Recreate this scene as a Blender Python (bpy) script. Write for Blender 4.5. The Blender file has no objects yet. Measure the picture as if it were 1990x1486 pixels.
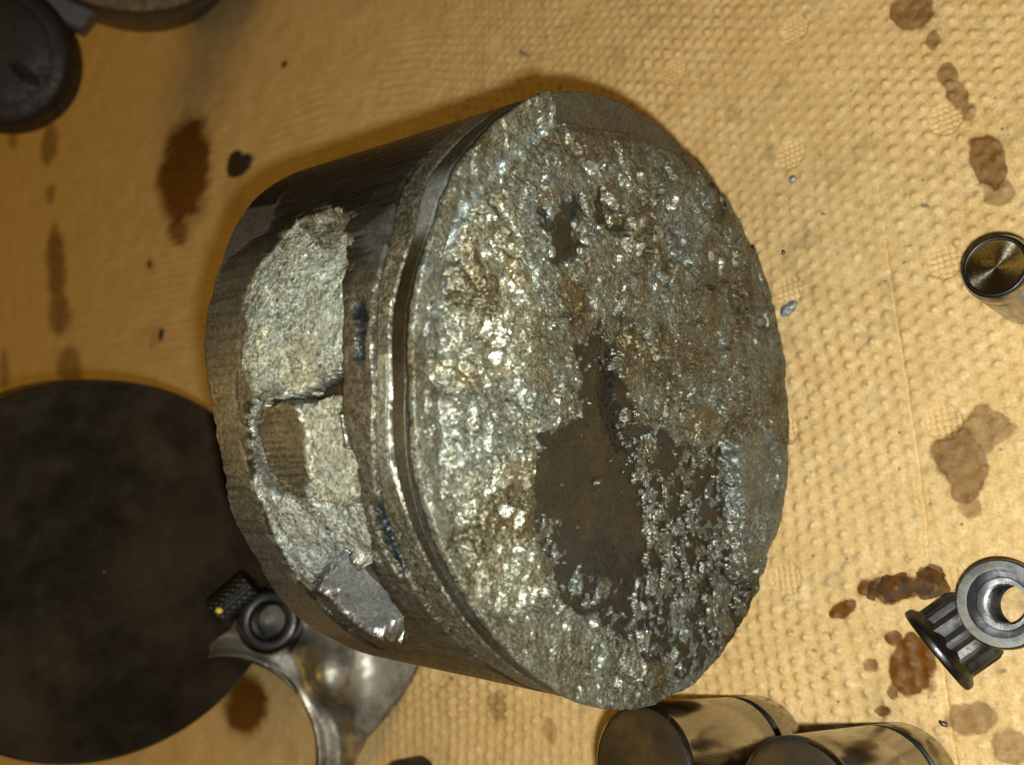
import bpy, math, random
import numpy as np
from mathutils import Matrix, Vector

# ---------------------------------------------------------------- camera, world, lights
# all layout numbers are millimetres; MM turns them into Blender metres
MM = 0.001
sc = bpy.context.scene
col = sc.collection
CAM = np.array([-32.45, -97.55, 183.7])
ELEV, AZ, ROLL, FPX = .784, .277, .272, 1943.7
fwd = np.array([math.sin(AZ) * math.cos(ELEV), math.cos(AZ) * math.cos(ELEV), -math.sin(ELEV)])
_right = np.array([math.cos(AZ), -math.sin(AZ), 0.0])
_up = np.cross(_right, fwd)
im_x = -_up * math.cos(ROLL) + _right * math.sin(ROLL)      # the phone was held sideways
im_y = _right * math.cos(ROLL) + _up * math.sin(ROLL)

cam_data = bpy.data.cameras.new('camera')
cam = bpy.data.objects.new('camera', cam_data)
col.objects.link(cam)
M4 = Matrix.Identity(4)
for i in range(3):
    M4[i][0], M4[i][1], M4[i][2], M4[i][3] = im_x[i], im_y[i], -fwd[i], CAM[i] * MM
cam.matrix_world = M4
cam_data.sensor_width = 36.0
cam_data.lens = FPX / 1990 * 36.0
cam_data.clip_start = 0.005
cam_data.clip_end = 20
cam_data.dof.use_dof = True
cam_data.dof.focus_distance = 0.165
cam_data.dof.aperture_fstop = 24
sc.camera = cam

world = bpy.data.worlds.new('World')
sc.world = world
world.use_nodes = True
wb = world.node_tree.nodes['Background']
wb.inputs['Color'].default_value = (1.0, .58, .20, 1)
wb.inputs['Strength'].default_value = 0.03

# the phone's flash, a few millimetres beside its lens
fl = bpy.data.lights.new('phone_flash', 'POINT')
fl.energy = 2.4
fl.color = (.97, 1.0, .96)
fl.shadow_soft_size = 0.0022
flo = bpy.data.objects.new('phone_flash', fl)
col.objects.link(flo)
flo.location = Vector((CAM - im_y * 7.5 + im_x * 3.5 - fwd * 1) * MM)

# the warm room lamp over the far side of the bench
rl = bpy.data.lights.new('room_lamp', 'AREA')
rl.shape = 'DISK'
rl.size = 0.95
rl.energy = 4.7
rl.color = (1.0, .64, .15)
rlo = bpy.data.objects.new('room_lamp', rl)
col.objects.link(rlo)
rlo.location = (-0.15, 0.80, 1.15)
rlo.rotation_euler = (Vector((0.05, 0.25, 0)) - rlo.location).to_track_quat('-Z', 'Y').to_euler()

sc.view_settings.view_transform = 'Standard'
sc.view_settings.look = 'None'
sc.view_settings.exposure = 0
sc.view_settings.gamma = 1
sc.view_settings.use_curve_mapping = False

rng = np.random.default_rng(7)
random.seed(7)

# ---------------------------------------------------------------- numpy noise
def _h(ix, iy, k):
    x = (ix.astype(np.int64) * 374761393 + iy.astype(np.int64) * 668265263 + k * 974634757) & 0xffffffff
    x = ((x ^ (x >> 13)) * 1274126177) & 0xffffffff
    x = ((x ^ (x >> 16)) * 2246822519) & 0xffffffff
    return ((x ^ (x >> 15)) & 0xffffff) / float(0xffffff)

def vnoise(x, y, k=0):
    ix, iy = np.floor(x), np.floor(y)
    fx, fy = x - ix, y - iy
    fx = fx * fx * fx * (fx * (fx * 6 - 15) + 10)
    fy = fy * fy * fy * (fy * (fy * 6 - 15) + 10)
    a, b = _h(ix, iy, k), _h(ix + 1, iy, k)
    c, d = _h(ix, iy + 1, k), _h(ix + 1, iy + 1, k)
    return (a + (b - a) * fx) + ((c + (d - c) * fx) - (a + (b - a) * fx)) * fy

def fbm(x, y, wl, octs=4, k=0, gain=.5, stretched=False):
    t, a, n = 0, 1.0, 0
    for o in range(octs):
        ca_, sa_ = math.cos(.65 + 1.1 * o), math.sin(.65 + 1.1 * o)
        if stretched:
            ca_, sa_ = 1.0, 0.0
        t = t + a * (vnoise((x * ca_ + y * sa_) / wl + 31.7 * o, (y * ca_ - x * sa_) / wl - 17.3 * o, k + o) - .5)
        n += a
        a *= gain
        wl *= .5
    return t / n * 2

def cells(x, y, size, k=0):
    """Voronoi: distance offset to the nearest seed and its random numbers"""
    gx, gy = x / size, y / size
    ix, iy = np.floor(gx), np.floor(gy)
    best = np.full(x.shape, 1e9)
    sec = np.full(x.shape, 1e9)
    bx, by = np.zeros_like(x), np.zeros_like(x)
    ci, cj = np.zeros_like(x), np.zeros_like(x)
    for i in (-1, 0, 1):
        for j in (-1, 0, 1):
            cx, cy = ix + i, iy + j
            sx, sy = cx + _h(cx, cy, k), cy + _h(cx, cy, k + 1)
            dx, dy = gx - sx, gy - sy
            d = dx * dx + dy * dy
            m = d < best
            sec = np.where(m, best, np.minimum(sec, d))
            best = np.where(m, d, best)
            bx, by = np.where(m, dx, bx), np.where(m, dy, by)
            ci, cj = np.where(m, cx, ci), np.where(m, cy, cj)
    return bx * size, by * size, [_h(ci, cj, k + 2 + q) for q in range(4)], (np.sqrt(sec) - np.sqrt(best)) * size

def sstep(a, b, x):
    t = np.clip((x - a) / (b - a), 0, 1)
    return t * t * (3 - 2 * t)

def poly_sd(px, py, poly):
    """signed distance, positive inside"""
    d = np.full(px.shape, 1e9)
    ins = np.zeros(px.shape, bool)
    n = len(poly)
    for i in range(n):
        x0, y0 = poly[i]
        x1, y1 = poly[(i + 1) % n]
        ex, ey = x1 - x0, y1 - y0
        t = np.clip(((px - x0) * ex + (py - y0) * ey) / (ex * ex + ey * ey + 1e-9), 0, 1)
        d = np.minimum(d, (px - x0 - t * ex) ** 2 + (py - y0 - t * ey) ** 2)
        c = ((y0 <= py) & (y1 > py)) | ((y1 <= py) & (y0 > py))
        with np.errstate(divide='ignore', invalid='ignore'):
            xi = x0 + (py - y0) / (y1 - y0 if y1 != y0 else 1e-9) * ex
        ins ^= c & (px < xi)
    d = np.sqrt(d)
    return np.where(ins, d, -d)

def line_d(px, py, pts):
    d = np.full(px.shape, 1e9)
    for (x0, y0), (x1, y1) in zip(pts[:-1], pts[1:]):
        ex, ey = x1 - x0, y1 - y0
        t = np.clip(((px - x0) * ex + (py - y0) * ey) / (ex * ex + ey * ey + 1e-9), 0, 1)
        d = np.minimum(d, (px - x0 - t * ex) ** 2 + (py - y0 - t * ey) ** 2)
    return np.sqrt(d)

# ---------------------------------------------------------------- mesh helpers
def np_mesh(name, V, quads, mat, parent=None, attrs=None, smooth=True, tris=None):
    me = bpy.data.meshes.new(name)
    V = np.asarray(V, float) * MM
    quads = np.asarray(quads, np.int64).reshape(-1, 4)
    tris = np.asarray(tris if tris is not None else [], np.int64).reshape(-1, 3)
    me.vertices.add(len(V))
    me.vertices.foreach_set('co', V.astype(np.float32).ravel())
    nl = quads.size + tris.size
    me.loops.add(nl)
    me.loops.foreach_set('vertex_index', np.concatenate([quads.ravel(), tris.ravel()]).astype(np.int32))
    me.polygons.add(len(quads) + len(tris))
    st = np.concatenate([np.arange(len(quads)) * 4, quads.size + np.arange(len(tris)) * 3]).astype(np.int32)
    me.polygons.foreach_set('loop_start', st)
    me.polygons.foreach_set('use_smooth', np.full(len(st), smooth))
    me.update(calc_edges=True)
    me.validate()
    for k, a in (attrs or {}).items():
        a = np.asarray(a, np.float32)
        if a.ndim == 2:
            at = me.attributes.new(k, 'FLOAT_COLOR', 'POINT')
            at.data.foreach_set('color', np.c_[a, np.ones(len(a), np.float32)].astype(np.float32).ravel())
        else:
            at = me.attributes.new(k, 'FLOAT', 'POINT')
            at.data.foreach_set('value', a)
    me.materials.append(mat)
    o = bpy.data.objects.new(name, me)
    col.objects.link(o)
    if parent:
        o.parent = parent
    return o

def grid_quads(nu, nv, close_u=False):
    """vertex index = u*nv + v"""
    u = np.arange(nu if close_u else nu - 1)
    v = np.arange(nv - 1)
    U, Vv = np.meshgrid(u, v, indexing='ij')
    U2 = (U + 1) % nu
    return np.stack([U * nv + Vv, U2 * nv + Vv, U2 * nv + Vv + 1, U * nv + Vv + 1], -1).reshape(-1, 4)

def thing(name, label, cat, loc=(0, 0, 0), rot=None, group=None):
    o = bpy.data.objects.new(name, None)
    col.objects.link(o)
    o.empty_display_size = .01
    o.location = Vector(loc) * MM
    if rot is not None:
        o.rotation_euler = rot
    o['label'] = label
    o['category'] = cat
    if group:
        o['group'] = group
    return o

def tag(o, label, cat, group=None):
    o['label'] = label
    o['category'] = cat
    if group:
        o['group'] = group
    return o

def lathe(name, prof, mat, parent=None, n=72, smooth=True, xf=None, wob=0.0):
    """revolve (r,z) about z; repeated points give sharp edges"""
    prof = np.array(prof, float)
    th = np.linspace(0, 2 * np.pi, n, endpoint=False)
    V = np.stack([prof[None, :, 0] * np.cos(th)[:, None], prof[None, :, 0] * np.sin(th)[:, None],
                  np.repeat(prof[None, :, 1], n, 0)], -1).reshape(-1, 3)
    if xf is not None:
        V = V @ np.array(xf[0]).T + np.array(xf[1])
    return np_mesh(name, V, grid_quads(n, len(prof), True), mat, parent, smooth=smooth)

def sharp(prof, e=.06):
    """double the corners of a profile so that smooth shading keeps them crisp"""
    out = [prof[0]]
    P = [np.array(p, float) for p in prof]
    for a, b, c in zip(P[:-2], P[1:-1], P[2:]):
        la, lc = np.linalg.norm(b - a), np.linalg.norm(c - b)
        out.append(tuple(b - (b - a) / la * min(e, la * .4)))
        out.append(tuple(b + (c - b) / lc * min(e, lc * .4)))
    out.append(prof[-1])
    return out

def prism(name, poly, z0, z1, mat, parent=None, bev=.25, xf=None):
    """extruded outline with a small bevel on both rims"""
    P = np.array(poly, float)
    c = P.mean(0)
    n = len(P)
    def ins(b):
        return c + (P - c) * (1 - b / np.maximum(np.linalg.norm(P - c, axis=1), 1e-6))[:, None]
    rings = [(ins(bev), z0), (P, z0 + bev), (P, z1 - bev), (ins(bev), z1)]
    V = np.concatenate([np.c_[r, np.full(n, z)] for r, z in rings] + [[[c[0], c[1], z0]], [[c[0], c[1], z1]]])
    q, t = [], []
    for k in range(3):
        for i in range(n):
            j = (i + 1) % n
            q.append((k * n + i, k * n + j, (k + 1) * n + j, (k + 1) * n + i))
    for i in range(n):
        j = (i + 1) % n
        t.append((4 * n, j, i))
        t.append((4 * n + 1, 3 * n + i, 3 * n + j))
    if xf is not None:
        V = V @ np.array(xf[0]).T + np.array(xf[1])
    return np_mesh(name, V, q, mat, parent, smooth=False, tris=t)

def basis(zdir, xhint=(1, 0, 0)):
    z = np.array(zdir, float)
    z /= np.linalg.norm(z)
    x = np.array(xhint, float)
    x = x - z * (x @ z)
    x /= np.linalg.norm(x)
    return np.stack([x, np.cross(z, x), z], 1)

# ---------------------------------------------------------------- materials
class NT:
    def __init__(self, name):
        self.m = bpy.data.materials.new(name)
        self.m.use_nodes = True
        self.t = self.m.node_tree
        self.n = self.t.nodes
        self.b = self.n['Principled BSDF']
        self.tc = self.n.new('ShaderNodeTexCoord')
        mp = self.n.new('ShaderNodeMapping')
        mp.inputs['Scale'].default_value = (1000, 1000, 1000)
        self.link(self.tc.outputs['Object'], mp.inputs['Vector'])
        self.mm = mp.outputs['Vector']
    def link(self, a, b):
        self.t.links.new(a, b)
    def new(self, kind, **kw):
        nd = self.n.new(kind)
        for k, v in kw.items():
            setattr(nd, k, v)
        return nd
    def noise(self, scale, detail=3, rough=.55, vec=None):
        nd = self.new('ShaderNodeTexNoise')
        nd.inputs['Scale'].default_value = scale
        nd.inputs['Detail'].default_value = detail
        nd.inputs['Roughness'].default_value = rough
        self.link(vec or self.mm, nd.inputs['Vector'])
        return nd
    def stretch(self, s):
        mp = self.n.new('ShaderNodeMapping')
        mp.inputs['Scale'].default_value = s
        self.link(self.mm, mp.inputs['Vector'])
        return mp.outputs['Vector']
    def ramp(self, src, a, b, c0, c1):
        r = self.new('ShaderNodeMapRange')
        r.inputs['From Min'].default_value = a
        r.inputs['From Max'].default_value = b
        r.inputs['To Min'].default_value = c0
        r.inputs['To Max'].default_value = c1
        self.link(src, r.inputs['Value'])
        return r.outputs['Result']
    def mix(self, fac, c0, c1, mode='MIX'):
        m = self.new('ShaderNodeMix', data_type='RGBA', blend_type=mode)
        for s, v in ((m.inputs['Factor'], fac), (m.inputs['A'], c0), (m.inputs['B'], c1)):
            if hasattr(v, 'is_linked'):
                self.link(v, s)
            elif isinstance(v, (tuple, list)):
                s.default_value = tuple(v) + (1,) if len(v) == 3 else v
            else:
                s.default_value = v
        # the RGBA sockets share their names with the float ones: address them by index
        return m
    def attr(self, name):
        a = self.new('ShaderNodeAttribute', attribute_name=name)
        return a

def rgba_mix(nt, fac, a, b, mode='MIX'):
    m = nt.n.new('ShaderNodeMixRGB')
    m.blend_type = mode
    for s, v in ((m.inputs[0], fac), (m.inputs[1], a), (m.inputs[2], b)):
        if hasattr(v, 'is_linked'):
            nt.link(v, s)
        elif isinstance(v, (tuple, list)):
            s.default_value = (v[0], v[1], v[2], 1)
        else:
            s.default_value = v
    return m.outputs[0]

def math_n(nt, op, a, b=None):
    m = nt.new('ShaderNodeMath', operation=op)
    for s, v in ((m.inputs[0], a), (m.inputs[1], b)):
        if v is None:
            continue
        if hasattr(v, 'is_linked'):
            nt.link(v, s)
        else:
            s.default_value = v
    return m.outputs[0]

def bump(nt, h, dist, strength=1.0, normal=None):
    b = nt.new('ShaderNodeBump')
    b.inputs['Distance'].default_value = dist * MM
    b.inputs['Strength'].default_value = strength
    nt.link(h, b.inputs['Height'])
    if normal is not None:
        nt.link(normal, b.inputs['Normal'])
    return b.outputs['Normal']

def facet_normal(nt, size, amount):
    """tilts the normal at random from grain to grain, like broken metal crystals"""
    v = nt.new('ShaderNodeTexVoronoi')
    v.inputs['Scale'].default_value = 1 / size
    nt.link(nt.mm, v.inputs['Vector'])
    s = nt.new('ShaderNodeVectorMath', operation='SUBTRACT')
    nt.link(v.outputs['Color'], s.inputs[0])
    s.inputs[1].default_value = (.5, .5, .5)
    k = nt.new('ShaderNodeVectorMath', operation='SCALE')
    nt.link(s.outputs[0], k.inputs[0])
    if hasattr(amount, 'is_linked'):
        nt.link(amount, k.inputs['Scale'])
    else:
        k.inputs['Scale'].default_value = amount
    return k.outputs[0], v.outputs['Color']

def mat_alloy():
    """battered aluminium: colour, roughness, metal share and grain come from the mesh"""
    nt = NT('battered_alloy')
    c, r, me, g = nt.attr('tint'), nt.attr('rough'), nt.attr('metal'), nt.attr('grain')
    n1 = nt.noise(1.6, 5, .65)
    n2 = nt.noise(.22, 4, .6)
    var = math_n(nt, 'MULTIPLY', nt.ramp(n1.outputs['Fac'], .3, .7, .62, 1.38), nt.ramp(n2.outputs['Fac'], .3, .7, .8, 1.2))
    hue = rgba_mix(nt, nt.ramp(nt.noise(.5, 4).outputs['Fac'], .42, .62, 0, .38), (1.0, 1.01, .94), (1.05, .98, .80))
    cc = rgba_mix(nt, 1.0, c.outputs['Color'], hue, 'MULTIPLY')
    comb = nt.new('ShaderNodeCombineXYZ')
    for i in range(3):
        nt.link(var, comb.inputs[i])
    cc = rgba_mix(nt, 1.0, cc, comb.outputs[0], 'MULTIPLY')
    vs = nt.new('ShaderNodeTexVoronoi')
    vs.inputs['Scale'].default_value = 2.9
    nt.link(nt.mm, vs.inputs['Vector'])
    sv = nt.new('ShaderNodeSeparateColor')
    nt.link(vs.outputs['Color'], sv.inputs[0])
    spk = rgba_mix(nt, math_n(nt, 'MINIMUM', math_n(nt, 'MULTIPLY', math_n(nt, 'MULTIPLY', g.outputs['Fac'], 1.9), nt.ramp(nt.noise(.11, 3).outputs['Fac'], .38, .62, .15, 1.0)), 1.0), (1, 1, 1), rgba_mix(nt, sv.outputs[1], (.47, .46, .43), (1.53, 1.55, 1.54)))
    cc = rgba_mix(nt, 1.0, cc, spk, 'MULTIPLY')
    f1, fc = facet_normal(nt, .42, math_n(nt, 'MULTIPLY', g.outputs['Fac'], 1.0))
    f2, _ = facet_normal(nt, 1.1, math_n(nt, 'MULTIPLY', g.outputs['Fac'], .7))
    geo = nt.new('ShaderNodeNewGeometry')
    a1 = nt.new('ShaderNodeVectorMath', operation='ADD')
    nt.link(geo.outputs['Normal'], a1.inputs[0])
    nt.link(f1, a1.inputs[1])
    a2 = nt.new('ShaderNodeVectorMath', operation='ADD')
    nt.link(a1.outputs[0], a2.inputs[0])
    nt.link(f2, a2.inputs[1])
    nn = nt.new('ShaderNodeVectorMath', operation='NORMALIZE')
    nt.link(a2.outputs[0], nn.inputs[0])
    gb = math_n(nt, 'MULTIPLY', nt.noise(2.6, 4, .6).outputs['Fac'], math_n(nt, 'ADD', g.outputs['Fac'], .05))
    nt.link(bump(nt, gb, .12, 1.0, nn.outputs[0]), nt.b.inputs['Normal'])
    nt.link(cc, nt.b.inputs['Base Color'])
    sp = nt.new('ShaderNodeSeparateColor')
    nt.link(fc, sp.inputs[0])
    nt.link(math_n(nt, 'ADD', r.outputs['Fac'], math_n(nt, 'MULTIPLY', math_n(nt, 'SUBTRACT', sp.outputs[0], .5), .25)), nt.b.inputs['Roughness'])
    nt.link(me.outputs['Fac'], nt.b.inputs['Metallic'])
    return nt.m

def mat_steel(name, c, rough=.2, metal=1.0, vary=.3, scr=.5, stretch=(1, 1, 1), dirt=None, dirt_amt=.5, dirt_scale=.18):
    nt = NT(name)
    n = nt.noise(.35, 5, .6, nt.stretch(stretch))
    f = nt.noise(3.0, 3, .6, nt.stretch(stretch))
    cc = rgba_mix(nt, nt.ramp(n.outputs['Fac'], .35, .68, 0, 1), tuple(x * (1 + vary) for x in c), tuple(x * (1 - vary) for x in c))
    if dirt:  # on the carbon crown this tint is a painted sheen
        d = nt.noise(dirt_scale, 5, .65)
        fac = nt.ramp(d.outputs['Fac'], .45, .62, 0, dirt_amt)
        cc = rgba_mix(nt, fac, cc, dirt)
    nt.link(cc, nt.b.inputs['Base Color'])
    nt.link(math_n(nt, 'ADD', nt.ramp(n.outputs['Fac'], .3, .7, rough * .75, rough * 1.35), nt.ramp(f.outputs['Fac'], .3, .7, -.04, .06)), nt.b.inputs['Roughness'])
    nt.b.inputs['Metallic'].default_value = metal
    nt.link(bump(nt, f.outputs['Fac'], .02 * scr * 2), nt.b.inputs['Normal'])
    return nt.m

def mat_paper():
    nt = NT('kraft_paper')
    st, sp, pl = nt.attr('stain'), nt.attr('soot'), nt.attr('fray')
    base = rgba_mix(nt, nt.ramp(nt.noise(.10, 5, .6).outputs['Fac'], .3, .7, 0, 1), (.66, .455, .205), (.55, .36, .135))
    fine = nt.noise(1.7, 5, .7)
    base = rgba_mix(nt, nt.ramp(fine.outputs['Fac'], .42, .70, 0, .75), base, (.38, .245, .085))
    base = rgba_mix(nt, nt.ramp(nt.noise(.55, 3).outputs['Fac'], .56, .72, 0, .5), base, (.74, .58, .34))
    # oil soaks through the sheet unevenly
    edge = nt.noise(.35, 4, .6)
    s = math_n(nt, 'MULTIPLY', st.outputs['Fac'], nt.ramp(edge.outputs['Fac'], .25, .7, .85, 1.3))
    base = rgba_mix(nt, s, base, (.125, .045, .003))
    base = rgba_mix(nt, sp.outputs['Fac'], base, (.05, .04, .028))
    v = nt.new('ShaderNodeTexVoronoi')
    v.inputs['Scale'].default_value = .30
    nt.link(nt.mm, v.inputs['Vector'])
    sc_ = nt.new('ShaderNodeSeparateColor')
    nt.link(v.outputs['Color'], sc_.inputs[0])
    dot = math_n(nt, 'MULTIPLY', nt.ramp(v.outputs['Distance'], .05, .14, 1, 0), nt.ramp(sc_.outputs[0], .80, .84, 0, .75))
    base = rgba_mix(nt, dot, base, (.09, .07, .045))
    fib = nt.noise(1.0, 4, .7, nt.stretch((3.2, .7, 1)))
    base = rgba_mix(nt, nt.ramp(fib.outputs['Fac'], .66, .74, 0, .35), base, (.30, .20, .09))
    nt.link(base, nt.b.inputs['Base Color'])
    nt.link(nt.ramp(st.outputs['Fac'], 0, 1, .72, .45), nt.b.inputs['Roughness'])
    nt.b.inputs['Specular IOR Level'].default_value = .3
    h = math_n(nt, 'ADD', fine.outputs['Fac'], math_n(nt, 'MULTIPLY', fib.outputs['Fac'], .6))
    nt.link(bump(nt, h, .16, .9), nt.b.inputs['Normal'])
    return nt.m

def mat_oil():
    nt = NT('wet_oil')
    f = nt.ramp(nt.noise(.45, 3).outputs['Fac'], .42, .62, 0, 1)
    nt.link(rgba_mix(nt, f, (.050, .019, .004), (.13, .052, .006)), nt.b.inputs['Base Color'])
    nt.b.inputs['Roughness'].default_value = .05
    nt.b.inputs['Coat Weight'].default_value = .6
    nt.b.inputs['IOR'].default_value = 1.5
    nt.b.inputs['Alpha'].default_value = .7
    nt.link(bump(nt, nt.noise(.8, 3, .6).outputs['Fac'], .9), nt.b.inputs['Normal'])
    return nt.m

M_alloy = mat_alloy()
M_paper = mat_paper()
M_oil = mat_oil()
M_ring = mat_steel('worn_ring_steel', (.135, .118, .080), .48, .85, .35, .6, (.3, 3, 3), (.03, .022, .012), .7)
M_bright = mat_steel('bright_ring_steel', (.30, .29, .245), .62, .45, .3, 2.5, (1, 1, 1), (.16, .10, .04), .5)
M_pin = mat_steel('dark_pin_steel', (.05, .048, .045), .5, 1, .2, .3)
M_black = mat_steel('black_oxide_steel', (.062, .060, .060), .38, 1.0, .3, .5, (1, 1, 1), (.03, .026, .02), .6)
M_head = mat_steel('black_head_steel', (.075, .072, .069), .55, 1.0, .4, .8, (1, 1, 1), (.02, .018, .015), .6)
M_flange = mat_steel('grey_flange_steel', (.17, .175, .18), .34, 1.0, .35, .6, (1, 1, 1), (.05, .05, .05), .6)
M_bearing = mat_steel('ground_bearing_face', (.30, .34, .38), .34, 1.0, .3, .8, (1, 1, 1), (.10, .10, .10), .6)
M_thread = mat_steel('thread_steel', (.30, .295, .29), .28, 1.0, .2, .3)
M_lifter = mat_steel('polished_lifter_steel', (.32, .295, .26), .18, 1.0, .18, .25, (1, 1, .25))
M_lface = mat_steel('lifter_face_steel', (.050, .042, .033), .40, .9, .3, .4, (.4, .4, .4), (.025, .02, .016), .5, .09)
M_groove = mat_steel('lifter_groove_steel', (.035, .035, .038), .35, .9, .3, .4)
M_stud = mat_steel('stud_steel', (.33, .32, .31), .24, 1.0, .3, .5, (2, 2, .4))
M_turned = mat_steel('turned_end_steel', (.50, .44, .30), .2, 1.0, .1, .1)
M_turned.node_tree.nodes['Principled BSDF'].inputs['Anisotropic'].default_value = .9
M_rod = mat_steel('polished_rod_steel', (.42, .39, .32), .40, .95, .35, 2.0, (1, 1, 1), (.10, .075, .04), .6)
M_carbon = mat_steel('carbon_crown', (.011, .008, .004), .85, .0, .25, .08, (.3, .3, .3), (.040, .023, .011), .8, .022)  # broad brown patches put a reflected sheen into the crown's colour
M_carbon.node_tree.nodes['Principled BSDF'].inputs['Specular IOR Level'].default_value = .12
M_skirt2 = mat_steel('dull_skirt_alloy', (.09, .08, .065), .42, .8, .3, .6)
M_brown = mat_steel('brown_crown', (.12, .070, .014), .6, .1, .3, .7, (1, 1, 1), (.07, .05, .025), .5)
M_darkrod = mat_steel('dark_rod_steel', (.026, .019, .013), .55, .3, .35, .5)
M_grey = mat_steel('grey_forging', (.15, .14, .125), .5, .7, .25, .8)
M_chip = mat_steel('grey_chip_alloy', (.30, .31, .31), .5, .7, .3, .9)
M_hole = mat_steel('black_bore', (.004, .003, .003), .8, 0, .2, .1)
M_soot = mat_steel('oily_chip', (.035, .022, .012), .4, .2, .3, .6)
M_yellow = mat_steel('yellow_paint_dab', (.75, .55, .05), .5, 0, .1, .1)

# ---------------------------------------------------------------- the paper on the bench
def axis_coords(a, lo, hi, b, fine, coarse):
    mid = np.arange(lo, hi, fine)
    def run(n, s0):
        s, x, out = s0, 0.0, []
        while x < n:
            s = min(s * 1.045, coarse)
            x += s
            out.append(x)
        return np.array(out)
    L = lo - run(lo - a, fine)[::-1]
    Rr = hi + run(b - hi, fine)
    return np.concatenate([L, mid, Rr])

STAINS = [  # cx, cy, then the two half axes
    (123.6, 278.4, -6.8, -22.1, -25.7, -.2, 1.0), (97.1, 275.4, -1.9, -9.6, -7, -1.9, .75), (177.5, 436.5, -3.7, -11.9, -12.5, -1, .6),
    (146.6, 422.4, -1.8, -7.1, -6.5, -1.3, .5), (105.1, 399.9, -1.9, -12.7, -22.7, -11.3, .7), (76.7, 384.7, -1.8, -14, -12, -4.6, .65),
    (48.1, 362.5, -.5, -14.2, -11.3, -7.6, .6), (195.7, 494.2, -2.3, -8.6, -7.9, -3.5, .5), (54.3, 444, -.7, -7.2, -11.2, -5, .5),
    (86.3, -24.5, -1.7, -4.6, -5.1, 0, .55), (78.5, -28.7, -.5, -1.4, -2, 0, .45), (70.5, -31.4, .2, -2, -3.1, -.9, .5),
    (65, -33.5, .2, -1.8, -3.3, -.9, .5), (61.3, -35.2, -.5, -1.7, -2.1, 0, .4), (51.1, -38.2, -.9, -3.4, -5.6, .1, .6),
    (44.1, -39.9, -.6, -2.6, -2.5, .1, .4), (-6.1, -32.4, -.1, -4.4, -6, .1, .55), (.1, -37.7, -.2, -4.2, -4.1, .1, .45),
    (-14.4, -34.4, 0, -2.2, -1.8, 0, .4), (-29, -21.1, 1.3, -6.9, -2.9, -.4, 1.0), (-25.9, -27.2, .1, -2.7, -2, 0, .9),
    (-33.1, -10.8, 1.4, -2.7, -1.3, -.7, .85), (-34.2, -9.1, .1, -1.2, -.8, 0, .7), (-37.7, -20.6, .1, -1.5, -1.3, 0, .7),
    (-41.9, -23.9, -.3, -4.3, -4.9, .9, .72), (-47.2, -20.2, .1, -1.1, -1.2, 0, .6), (-50.5, -18.5, .2, -1.5, -1.1, 0, .65),
    (-50.1, -33.5, -.1, -3.7, -2.5, .5, .45), (-42.7, -16.3, .2, -1.7, -1.3, 0, .5), (-53.3, -39.6, .5, -3.2, -3.2, .1, .4),
    (-77, 187.1, 1.7, -12.7, -9, -2.1, 1.0), (-31, -37.6, .1, -1.2, -1.2, 0, .6), (53.4, 282.2, -1.1, -4.4, -5, 1.3, .3),  # first entry: dark patch on the sheet inside the rod's open bore
    (86.3, 296.3, -.6, -3.8, -4.7, -1.4, .25), (104, 236, -5, -9, -9, 0, .16), (-62, 78, 3, 3, -2, 2, .35), (-66, 60, 2, 2, -2, 1, .3)]
CREASE = [(150, -2), (94, -10.2), (70, -14.9), (51.4, -17.1), (28.3, -20.2), (3.8, -23.6), (-13.5, -25.9), (-24.6, -26.7), (-41.3, -28.8), (-57.7, -30.8), (-110, -37)]

xs = axis_coords(-300, -62, 126, 560, .32, 3.5)
ys = axis_coords(-130, -50, 106, 900, .32, 4.5)
X, Y = np.meshgrid(xs, ys, indexing='ij')
PX, PY = X.ravel(), Y.ravel()
wx, wy = fbm(PX, PY, 30, 2, 90) * 2.0, fbm(PX, PY, 30, 2, 95) * 2.0
sx, sy = PX + wx, PY + wy
ca, sa = math.cos(.16), math.sin(.16)
ru, rv = (sx * ca + sy * sa) / 3.05, (-sx * sa + sy * ca) / 3.05
row = np.floor(rv)
colm = np.floor(ru + .5 * (row % 2))
du = (ru + .5 * (row % 2)) - colm - .5 + (_h(colm, row, 41) - .5) * .10
dv = rv - row - .5 + (_h(colm, row, 42) - .5) * .10
bump_k = .6 + .7 * _h(colm, row, 43)
damp = (.55 + .9 * (fbm(PX, PY, 34, 3, 61) + .30).clip(0, 1)) * bump_k
Z = .78 * np.exp(-(du * du + dv * dv) / (.035 + .03 * bump_k)) * damp
ridges = (np.sin((PX * .55 + PY * .83 + wx * 2) * 2 * np.pi / 4.6) * .5 + .5)
Z += .10 * ridges * sstep(.05, .5, fbm(PX, PY, 45, 2, 44) + (PX - 30) / 160)
Z += 1.1 * fbm(PX, PY, 70, 3, 5) + .32 * fbm(PX, PY, 9, 4, 8)
wr = np.abs(fbm(PX * .9 + PY * .3, PY, 40, 3, 18))
Z += .12 * sstep(.06, 0, wr)
pad = np.zeros_like(PX)
kx, ky = np.round((PX - 1.8) / 29.8), np.round((PY + 30.5) / 32.2)
cx, cy = 1.8 + 29.8 * kx + (_h(kx, ky, 3) - .5) * 1.5, -30.5 + 32.2 * ky + (_h(kx, ky, 4) - .5) * 1.5
pr = np.hypot(PX - cx, PY - cy)
pad = sstep(3.5, 3.0, pr)
qu, qv = ((PX - cx) * ca + (PY - cy) * sa) / 1.22, (-(PX - cx) * sa + (PY - cy) * ca) / 1.22
waf = np.minimum(np.abs(qu - np.round(qu)), 1) ** 2 + np.abs(qv - np.round(qv)) ** 2
Z = Z * (1 - .8 * pad) + pad * (1.0 * np.exp(-waf / .075) - .45)
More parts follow.
